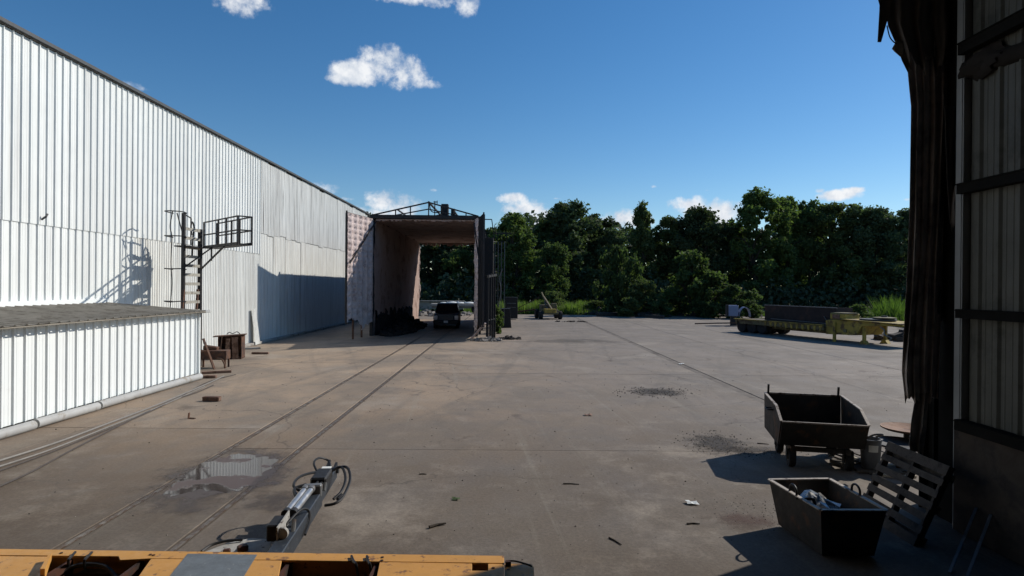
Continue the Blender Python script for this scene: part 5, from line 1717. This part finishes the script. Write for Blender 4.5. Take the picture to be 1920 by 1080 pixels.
tag(MB().box((bk.x + 0.08, bk.y - 0.05, 0.025), (0.75, 0.42, 0.045), rz=-0.15).build('board', 'pallet_wood', bevel=0.006), 'flat dark board under the grey bucket', 'board')
pcs = ((1588, 868, 0.5, 0.9), (1600, 858, 0.45, 0.75), (1578, 880, 0.4, 1.1), (1610, 878, 0.38, 0.5))
crate = thing('slat_bundle', 'bundle of pale broken slats lying between the tipping cart and bucket', 'scrap wood', (G(1593, 872).x, G(1593, 872).y, 0))
for k in range(6):
    MB().box((-0.16 + 0.075 * k, 0.0 + 0.02 * (k % 2), 0.10 + 0.035 * (k % 3)), (0.045, 0.42, 0.02), rz=0.75, rx=0.18).build('slat', 'pale_wood' if k % 2 == 0 else 'pallet_wood', crate)
MB().box((0.0, 0.05, 0.04), (0.5, 0.35, 0.06), rz=0.3).build('base', 'pallet_wood', crate)
rnd = random.Random(66)
scraps = [(1665, 872, 0.35, 'pale_wood', 0.3), (1672, 892, 0.30, 'pale_wood', -0.4), (1655, 886, 0.5, 'pallet_wood', 0.1), (1690, 880, 0.45, 'pallet_wood', 0.6), (1702, 893, 0.28, 'pale_wood', 0.2)]
names = ('pale offcut behind the pallet, nearest the bucket', 'pale offcut lower down behind the pallet', 'dark offcut between bucket and pallet', 'dark offcut under the steel discs', 'pale offcut seen through the pallet by the column')
for (x, y, l, m, a), nm in zip(scraps, names):
    q = G(x, y, 0.03)
    tag(MB().box((q.x, q.y, 0.025), (l, 0.09, 0.04), rz=a).build('offcut', m, bevel=0.005), nm, 'offcut', 'wood offcuts behind the pallet')
for k, (x, y, h, r, m, lbl) in enumerate(((1688, 832, 0.46, 0.47, 'disc_dark', 'dark round steel disc on a stand behind the pallet'), (1702, 804, 0.62, 0.44, 'disc_rust', 'rust orange round steel disc on a stand behind the dark disc'))):
    q = G(x, y, h)
    o = thing('steel_disc', lbl, 'disc', (q.x, q.y, 0), rad(20))
    MB().lathe([(0.0, h - 0.05), (r * 0.85, h - 0.03), (r, h), (r, h + 0.025), (r * 0.9, h + 0.01), (0.0, h - 0.02)], (0, 0, 0), 28).build('dish', m, o, smooth=50)
    MB().lathe([(0.07, 0.0), (0.07, h - 0.04)], (0, 0, 0), 10).build('stand', 'bin_steel', o)
    MB().lathe([(0.0, 0.0), (0.2, 0.0), (0.2, 0.03), (0.0, 0.03)], (0, 0, 0), 14).build('foot', 'bin_steel', o)
q = D(1746, 830, 8.9)
pk = thing('notched_plank', 'reddish upright plank with a notched top behind the column', 'plank', (q.x, q.y, 0))
MB().prism([(-0.085, 0, 0), (0.085, 0, 0), (0.085, 0, 1.16), (0.045, 0, 1.16), (0.045, 0, 1.08), (-0.01, 0, 1.08), (-0.01, 0, 1.14), (-0.05, 0, 1.14), (-0.05, 0, 1.06), (-0.085, 0, 1.06)], (0, 0.03, 0)).build('board', 'rust_plank', pk)
for k, (dx, lbl) in enumerate(((0.0, 'steel bar leaning on the plywood, nearer the column'), (0.16, 'steel bar leaning on the plywood, nearer the viewer'))):
    tag(MB().bar((5.04 + dx * 0.4, 6.65 - dx, 0.012), (5.98, 7.45 - dx * 1.4, 0.45), 0.03, 0.012).build('leaning_bar', 'grey_steel'), lbl, 'bar', 'bars leaning on the plywood')

# ================================================================== hanging tarp in the doorway
def interp(tab, y):
    for (a, b), (c, d) in zip(tab[:-1], tab[1:]):
        if a <= y <= c:
            return b + (d - b) * (y - a) / (c - a)
    return tab[-1][1] if y > tab[-1][0] else tab[0][1]


tarp = thing('hanging_tarp', 'torn brown tarp hanging in folds at the side of the doorway', 'tarp', (5.9, 8.6, 1.4))


def drape(name, mat, left, right, y0, y1, dist, folds, amp, nu=70, nv=44, seed=1, ragged=0.0):
    rnd = random.Random(seed)
    vs, fs = [], []
    for j in range(nv + 1):
        for i in range(nu + 1):
            s = i / nu
            yb = y1 + ragged * (math.sin(s * 17 + seed) + 0.6 * math.sin(s * 41 + 2))
            y = y0 + (yb - y0) * j / nv
            x = interp(left, y) + (interp(right, y) - interp(left, y)) * s
            ph = s * folds * 2 * math.pi + 0.9 * math.sin(j * 0.12 + seed) + 0.4 * math.sin(j * 0.31 + s * 6)
            d = dist + amp * (math.sin(ph) + 0.35 * math.sin(2.3 * ph + 1) + 0.25 * math.sin(j * 0.5 + s * 9))
            vs.append(D(x, y, d))
    for j in range(nv):
        for i in range(nu):
            a = j * (nu + 1) + i
            fs.append((a, a + nu + 1, a + nu + 2, a + 1))
    o = W(MB().add(vs, fs), name, mat, tarp, smooth=60)
    m = o.modifiers.new('thickness', 'SOLIDIFY')
    m.thickness = 0.006
    return o


drape('main_sheet', 'tarp', [(-120, 1688), (0, 1692), (150, 1704), (200, 1709), (400, 1706), (540, 1700), (700, 1691), (752, 1697)],
      [(-120, 1800), (0, 1790), (300, 1772), (752, 1758)], -120, 750, 8.22, 4.5, 0.030, seed=2, ragged=5)
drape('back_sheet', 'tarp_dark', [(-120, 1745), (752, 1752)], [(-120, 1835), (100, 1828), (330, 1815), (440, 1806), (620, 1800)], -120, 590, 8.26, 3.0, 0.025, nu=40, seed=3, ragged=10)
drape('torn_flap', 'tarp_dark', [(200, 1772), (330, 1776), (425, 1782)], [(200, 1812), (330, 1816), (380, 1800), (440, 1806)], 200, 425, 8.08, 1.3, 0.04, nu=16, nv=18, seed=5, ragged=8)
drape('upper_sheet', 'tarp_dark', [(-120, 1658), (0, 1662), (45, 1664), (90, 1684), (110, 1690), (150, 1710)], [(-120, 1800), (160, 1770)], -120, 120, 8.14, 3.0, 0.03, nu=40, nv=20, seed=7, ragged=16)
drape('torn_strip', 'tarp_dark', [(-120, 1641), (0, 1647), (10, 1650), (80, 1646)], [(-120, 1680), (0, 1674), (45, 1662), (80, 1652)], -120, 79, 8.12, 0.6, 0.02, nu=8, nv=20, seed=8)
drape('torn_strip', 'tarp', [(78, 1680), (92, 1672), (106, 1688)], [(78, 1694), (92, 1695), (106, 1690)], 76, 106, 8.10, 0.5, 0.01, nu=5, nv=6, seed=9)
drape('tail', 'tarp', [(738, 1718), (790, 1709), (838, 1705), (852, 1712)], [(738, 1742), (800, 1738), (852, 1731)], 738, 850, 8.22, 1.2, 0.03, nu=14, nv=14, seed=10, ragged=4)
W(MB().curve([D(1663, 48, 8.10), D(1668, 68, 8.08), D(1675, 78, 8.08), D(1681, 82, 8.10)], 0.008, 5), 'loose_cord', 'rubber', tarp)
vs, fs = [], []
rnd = random.Random(71)
kc = D(1842, 118, 7.55)
nu, nv = 18, 12
for i in range(nv + 1):
    ph = math.pi * i / nv
    for j in range(nu):
        a = 2 * math.pi * j / nu
        k = 1 + 0.22 * math.sin(3 * a + 4 * ph) + rnd.uniform(-0.12, 0.12)
        vs.append(kc + Vector((0.10 * math.sin(ph) * math.cos(a) * k, 0.34 * math.cos(ph) * k, 0.17 * math.sin(ph) * math.sin(a) * k)))
for i in range(nv):
    for j in range(nu):
        fs.append((i * nu + j, i * nu + (j + 1) % nu, (i + 1) * nu + (j + 1) % nu, (i + 1) * nu + j))
W(MB().add(vs, fs), 'bunched_roll', 'roll_cloth', tarp, smooth=70)
W(MB().curve([kc + Vector((0.0, 0.25, 0.0)), kc + Vector((0.06, -0.4, -0.05)), kc + Vector((0.05, -1.2, -0.12)), kc + Vector((0.06, -2.2, -0.1))], 0.12, 8), 'rolled_edge', 'roll_cloth', tarp, smooth=60)

# ================================================================== yellow machine under the viewpoint, with its hydraulic arm
HD = 0.75
mach = thing('yellow_machine', 'orange yellow steel machine deck with cut-outs at the bottom of the view', 'machine', (-2.4, 4.5, 0))


def plate(px, name, mat, h=HD, th=0.02, bev=0.003):
    return W(MB().prism([G(x, y, h - th) for x, y in px], (0, 0, th)), name, mat, mach, bevel=bev)


fe = lambda x: 1033 + 0.0137 * x
plate([(-260, fe(-260)), (945, fe(945)), (945, 1060), (283, 1051), (225, 1054), (222, 1047), (-260, 1043)], 'front_rail_plate', 'machine_yellow')
plate([(-260, 1043.5), (97, 1047.5), (76, 1116), (-260, 1112)], 'deck_plate', 'machine_yellow')
plate([(283, 1051.5), (528, 1055), (516, 1116), (238, 1116)], 'deck_plate', 'machine_yellow')
plate([(712, 1057.5), (885, 1060.5), (885, 1074), (915, 1074), (915, 1061), (945, 1061.5), (945, 1116), (700, 1116)], 'deck_plate', 'machine_yellow')
plate([(-260, 1116.5), (1000, 1116.5), (1060, 1420), (-260, 1420)], 'rear_deck_plate', 'machine_yellow')
plate([(946, 1061), (996, 1061), (1001, 1068), (1003, 1116), (946, 1116)], 'end_plate', 'machine_yellow', HD - 0.02)
plate([(352, fe(352) + 1.0), (482, fe(482) + 1.0), (436, 1116), (290, 1116)], 'grey_patch', 'machine_grey', HD + 0.005, 0.004, 0)
fa, fb = G(-260, fe(-260), HD), G(945, fe(945), HD)
W(MB().prism([fa + Vector((0, -0.03, -0.021)), fb + Vector((0, -0.03, -0.021)), fb + Vector((0, -0.03, -0.34)), fa + Vector((0, -0.03, -0.34))], (0, 0.018, 0)), 'front_skirt', 'machine_yellow', mach)
W(MB().bar(fa + Vector((0, -0.14, -0.25)), fb + Vector((0, -0.14, -0.25)), 0.06, 0.22), 'inner_beam', 'machine_dark', mach)
for x in (100, 240, 530, 700, 950):
    a = G(x, 1070, HD - 0.03)
    W(MB().box((a.x, 4.7, HD - 0.19), (0.03, 1.3, 0.32)), 'cross_rib', 'machine_dark', mach)
W(MB().curve([G(100, 1092, HD - 0.15), G(130, 1066, HD - 0.08), G(165, 1058, HD - 0.06), G(200, 1064, HD - 0.08), G(225, 1092, HD - 0.15)], 0.02, 6), 'hose', 'rubber', mach, smooth=50)
W(MB().curve([G(120, 1110, HD - 0.25), G(150, 1078, HD - 0.18), G(182, 1070, HD - 0.16), G(212, 1082, HD - 0.18)], 0.03, 7), 'pipe', 'grey_steel', mach, smooth=50)
W(MB().prism([G(75, 1080, HD + .004), G(92, 1050, HD + .004), G(97, 1050, HD + .004), G(84, 1080, HD + .004)], (0, 0, 0.06)), 'hole_flange', 'machine_yellow', mach)
for x0, x1 in ((137, 128), (168, 158), (655, 668), (684, 694)):
    W(MB().curve([G(x0 + 4, fe(x0) + 0.4, HD + 0.012), G((x0 + x1) / 2 + 1, fe(x0) + 9, HD + 0.012), G(x1, fe(x0) + 18, HD + 0.005), G(x1 + 4, fe(x0) + 45, HD - 0.25)], 0.012, 6, 4), 'strap', 'rubber', mach)
for x, y in ((115, 1037), (282, 1040), (288, 1041), (690, 1045), (717, 1045), (690, 1050), (716, 1051), (953, 1068), (925, 1065)):
    c = G(x, y, HD + 0.002)
    W(MB().lathe([(0.0, 0.0), (0.014, 0.0), (0.014, 0.004), (0.0, 0.006)], c, 10), 'bolt', 'machine_dark', mach)
W(MB().curve([G(950, 1052, HD + .01), G(965, 1052, HD + 0.02), G(985, 1057, HD + 0.015), G(998, 1062, HD)], 0.008, 5), 'cable_loop', 'rubber', mach)
W(MB().box(tuple(G(953, 1056, HD)), (0.05, 0.04, 0.04)), 'latch', 'machine_dark', mach)
W(MB().box((-2.3, 3.3, 0.45), (4.6, 1.6, 0.35)), 'chassis', 'machine_dark', mach, bevel=0.03)
for x in (-4.2, -0.4):
    for y in (2.9, 4.3):
        w = W(MB().lathe([(0.13, -0.12), (0.28, -0.13), (0.30, 0), (0.28, 0.13), (0.13, 0.12)], (x, y, 0.30), 18, 'x'), 'wheel', 'tyre', mach, smooth=40)
        MB().lathe([(0.0, -0.08), (0.14, -0.1), (0.14, 0.1), (0.0, 0.08)], (x, y, 0.30), 12, 'x').build('rim', 'machine_yellow', w, smooth=40)

arm = thing('hydraulic_arm', 'dark hydraulic arm with hoses and twin silver cylinders reaching over the concrete', 'hydraulic arm', (-2.3, 5.8, 0))
a0, a1 = G(518, 1046, 0.55), G(624, 884, 0.58)
ax = (a1 - a0).normalized()
sdv = ax.cross(Vector((0, 0, 1))).normalized()       # to the right of the arm
uv = sdv.cross(ax).normalized()
Q = lambda t, s=0.0, u=0.0: a0.lerp(a1, t) + sdv * s * 0.85 + uv * u * 0.72
W(MB().bar(Q(-0.35, 0, -0.02), Q(0.62, 0, -0.02), 0.155, 0.19, up=uv), 'outer_boom', 'arm_blue', arm, bevel=0.01)
W(MB().bar(Q(0.60, 0, -0.02), Q(1.0, 0, -0.02), 0.12, 0.15, up=uv), 'inner_boom', 'arm_blue', arm, bevel=0.008)
W(MB().lathe([(0.0, -0.09), (0.035, -0.09), (0.035, 0.09), (0.0, 0.09)], Q(0.985, 0, 0.03), 12, 'x'), 'tip_pin', 'black_steel', arm)
W(MB().bar(Q(0.94, -0.055, 0.10), Q(1.01, -0.055, 0.16), 0.03, 0.10, up=uv).bar(Q(0.94, 0.055, 0.08), Q(1.01, 0.055, 0.12), 0.03, 0.08, up=uv), 'tip_fork', 'black_steel', arm)
for s in (-0.135, -0.045):
    W(MB().tube([Q(0.30, s, 0.21), Q(0.545, s + 0.02, 0.21)], 0.038, 14), 'cylinder', 'chrome', arm, smooth=40)
    W(MB().tube([Q(0.27, s, 0.21), Q(0.30, s, 0.21)], 0.047, 14), 'cylinder_cap', 'black_steel', arm, smooth=40)
    W(MB().tube([Q(0.545, s + 0.02, 0.21), Q(0.575, s + 0.02, 0.21)], 0.045, 14), 'gland', 'grey_steel', arm, smooth=40)
W(MB().box(tuple(Q(0.59, -0.03, 0.15)), (0.22, 0.10, 0.16), rz=0.2), 'cylinder_bracket', 'grey_steel', arm, bevel=0.015)
for k, (pts, r) in enumerate((
        ([Q(0.56, -0.10, 0.14), Q(0.60, -0.30, 0.22), Q(0.70, -0.30, 0.26), Q(0.80, -0.16, 0.22), Q(0.84, -0.06, 0.16)], 0.017),
        ([Q(0.80, -0.08, 0.16), Q(0.88, -0.22, 0.30), Q(0.97, -0.20, 0.30), Q(1.0, -0.08, 0.22), Q(0.93, 0.0, 0.16), Q(0.84, 0.0, 0.14)], 0.015),
        ([Q(0.84, 0.05, 0.18), Q(0.86, 0.22, 0.24), Q(0.78, 0.33, 0.12), Q(0.68, 0.33, 0.02), Q(0.62, 0.25, -0.04)], 0.018),
        ([Q(0.86, 0.02, 0.18), Q(0.88, 0.28, 0.22), Q(0.78, 0.40, 0.10), Q(0.64, 0.38, -0.02), Q(0.58, 0.30, -0.06), Q(0.585, 0.15, -0.1)], 0.018),
        ([Q(0.62, -0.06, 0.14), Q(0.70, -0.03, 0.17), Q(0.80, -0.02, 0.16), Q(0.92, 0.02, 0.14)], 0.016),
        ([Q(0.62, 0.0, 0.14), Q(0.72, 0.03, 0.16), Q(0.82, 0.03, 0.16), Q(0.96, 0.06, 0.12)], 0.016),
        ([Q(0.52, -0.20, 0.15), Q(0.58, -0.27, 0.20), Q(0.62, -0.14, 0.22)], 0.022),
        ([Q(0.20, -0.06, 0.16), Q(0.30, 0.02, 0.22), Q(0.36, 0.08, 0.14), Q(0.34, 0.12, 0.0), Q(0.25, 0.13, -0.08)], 0.014))):
    W(MB().curve(pts, r, 7, 7), 'hose', 'rubber', arm, smooth=50)
W(MB().bar(Q(0.70, -0.03, 0.15), Q(0.86, -0.03, 0.15), 0.20, 0.12, up=uv), 'valve_block', 'black_steel', arm, bevel=0.02)
W(MB().tube([Q(0.615, 0.32, -0.05), Q(0.645, 0.36, -0.01)], 0.03, 8), 'coupler', 'black_steel', arm)
lb1 = W(MB().bar(Q(0.775, -0.02, 0.222), Q(0.835, -0.02, 0.222), 0.12, 0.012, up=uv), 'label', 'label_white', arm)
for k in range(3):
    W(MB().bar(Q(0.785 + 0.016 * k, -0.05, 0.2295), Q(0.785 + 0.016 * k, 0.01 - 0.02 * (k % 2), 0.2295), 0.010, 0.002, up=uv), 'label_print', 'label_ink', arm)
W(MB().bar(Q(0.865, -0.03, 0.20), Q(0.905, -0.03, 0.20), 0.12, 0.012, up=uv), 'label', 'label_white', arm)
W(MB().bar(Q(0.13, -0.155, 0.13), Q(0.235, -0.155, 0.13), 0.14, 0.17, up=uv), 'control_box', 'black_steel', arm, bevel=0.012)
W(MB().bar(Q(0.08, -0.065, 0.16), Q(0.25, -0.072, 0.16), 0.014, 0.19, up=uv), 'mounting_plate', 'hull_white', arm)
W(MB().lathe([(0.03, -0.02), (0.06, -0.02), (0.06, 0.02), (0.03, 0.02)], Q(0.10, -0.02, 0.18), 14, 'y'), 'lifting_ring', 'hull_white', arm, smooth=40)
for k, (t_, s_) in enumerate(((0.62, 0.06), (0.64, 0.10), (0.20, 0.02), (0.16, 0.05))):
    W(MB().tube([Q(t_, s_, 0.08), Q(t_ + 0.02, s_, 0.20)], 0.022, 8), 'fitting', 'grey_steel', arm)
# pale scuffed cover at the arm's root
W(MB().prism([G(352, 1046, 0.50), G(425, 1018, 0.50), G(470, 1008, 0.50), G(508, 1010, 0.50), G(514, 1050, 0.50), G(352, 1050, 0.50)], (0, 0, -0.06)), 'root_cover', 'hull_white', arm, bevel=0.01)
W(MB().curve([G(378, 1034, 0.51), G(396, 1022, 0.52), G(425, 1014, 0.53), G(455, 1012, 0.52)], 0.014, 6), 'hose', 'rubber', arm)
W(MB().box(tuple(G(455, 1028, 0.53)), (0.10, 0.07, 0.06), rz=0.6).box(tuple(G(425, 1034, 0.53)), (0.07, 0.05, 0.05), rz=0.3), 'valve', 'machine_dark', arm, bevel=0.01)
W(MB().box((a0.x + 0.03, 5.2, 0.40), (0.26, 0.9, 0.4)), 'pivot', 'machine_dark', arm)

# ================================================================== litter on the concrete
def crumbs(name, label, n, cx, cy, rx, ry, mat, seed, smin, smax, ang=0.0):
    rng = np.random.default_rng(seed)
    P = np.clip(rng.normal(size=(n, 2)), -2.4, 2.4) * 0.45
    ca, sa = math.cos(ang), math.sin(ang)
    mb = MB()
    rr = random.Random(seed)
    for i in range(n):
        x0, y0 = P[i, 0] * rx, P[i, 1] * ry
        x, y = cx + x0 * ca - y0 * sa, cy + x0 * sa + y0 * ca
        s = smin + (smax - smin) * rr.random() ** 3
        a = rr.uniform(0, 6.28)
        k = [(x + s * math.cos(a + 2.1 * j) * rr.uniform(.6, 1), y + s * math.sin(a + 2.1 * j) * rr.uniform(.6, 1), 0.002) for j in range(3)]
        mb.add(k + [(x, y, s * rr.uniform(0.5, 1.0))], [(0, 1, 3), (1, 2, 3), (2, 0, 3)])
    return tag(mb.build(name, mat), label, 'litter', kind='stuff')


p = G(1232, 735)
crumbs('crumbs', 'patch of dark crumbs on the grey concrete mid yard', 650, p.x, p.y, 1.3, 1.0, 'crumbs', 81, 0.008, 0.038)
p = G(1340, 830)
crumbs('crumbs', 'dark crumbs spilled before the tipping cart', 800, p.x, p.y, 0.75, 1.0, 'crumbs', 82, 0.005, 0.027, -0.3)
p = G(1440, 850)
crumbs('crumbs', 'thin trail of dark grit leading to the cart wheels', 500, p.x, p.y, 1.2, 0.3, 'crumbs', 83, 0.005, 0.02)
p = G(1455, 965)
crumbs('grit', 'grit scattered in front of the open scrap bin', 500, p.x - 0.1, p.y, 0.8, 0.8, 'crumbs', 84, 0.004, 0.018)
crumbs('grit', 'pale grit scattered over the near concrete', 900, 0.6, 9.5, 6.0, 5.0, 'pebbles', 85, 0.005, 0.022)
crumbs('grit', 'dark grit scattered over the whole yard', 1600, 0.0, 18, 16.0, 18.0, 'crumbs', 86, 0.006, 0.026)
sticks = [((805, 988), (836, 981), 0.022, 'dark stick lying on the concrete straight ahead'), ((786, 889), (800, 889), 0.012, 'thin twig up the yard beyond the arm'),
          ((1056, 907), (1086, 908), 0.012, 'pale twig on the concrete mid yard'), ((1142, 1008), (1165, 1021), 0.012, 'twig slanting on the concrete ahead'),
          ((1288, 982), (1312, 982), 0.014, 'short dark stick before the scrap bin'), ((1420, 831), (1442, 833), 0.012, 'twig beside the dark crumbs near the cart')]
for a, b, r, lbl in sticks:
    A_, B_ = G(*a, r), G(*b, r)
    tag(MB().tube([A_, A_.lerp(B_, 0.5) + Vector((0, 0.02, 0)), B_], r, 6, r * 0.5).build('stick', 'bark'), lbl, 'stick', 'sticks littering the concrete')
for (x, y, s, m, lbl) in ((1297, 945, 0.08, 'label_white', 'crumpled white paper scrap before the scrap bin'), (855, 937, 0.06, 'leaf_b', 'dead leaf on the concrete straight ahead'), (1278, 683, 0.10, 'label_white', 'white scrap lying by the dirt strip'), (1103, 779, 0.09, 'rust_plank', 'pale splinter of wood lying mid yard')):
    q = G(x, y, 0.0)
    rr = random.Random(int(x))
    vs = [(q.x + s * (i - 1.5) / 1.5 + rr.uniform(-.2, .2) * s, q.y + s * 0.8 * (j - 1) + rr.uniform(-.2, .2) * s, 0.006 + s * rr.uniform(0.0, 0.45)) for j in range(3) for i in range(4)]
    fs = [(j * 4 + i, j * 4 + i + 1, j * 4 + i + 5, j * 4 + i + 4) for j in range(2) for i in range(3)]
    tag(MB().add(vs, fs).build('paper_scrap' if m == 'label_white' else 'scrap_piece', m), lbl, 'litter')
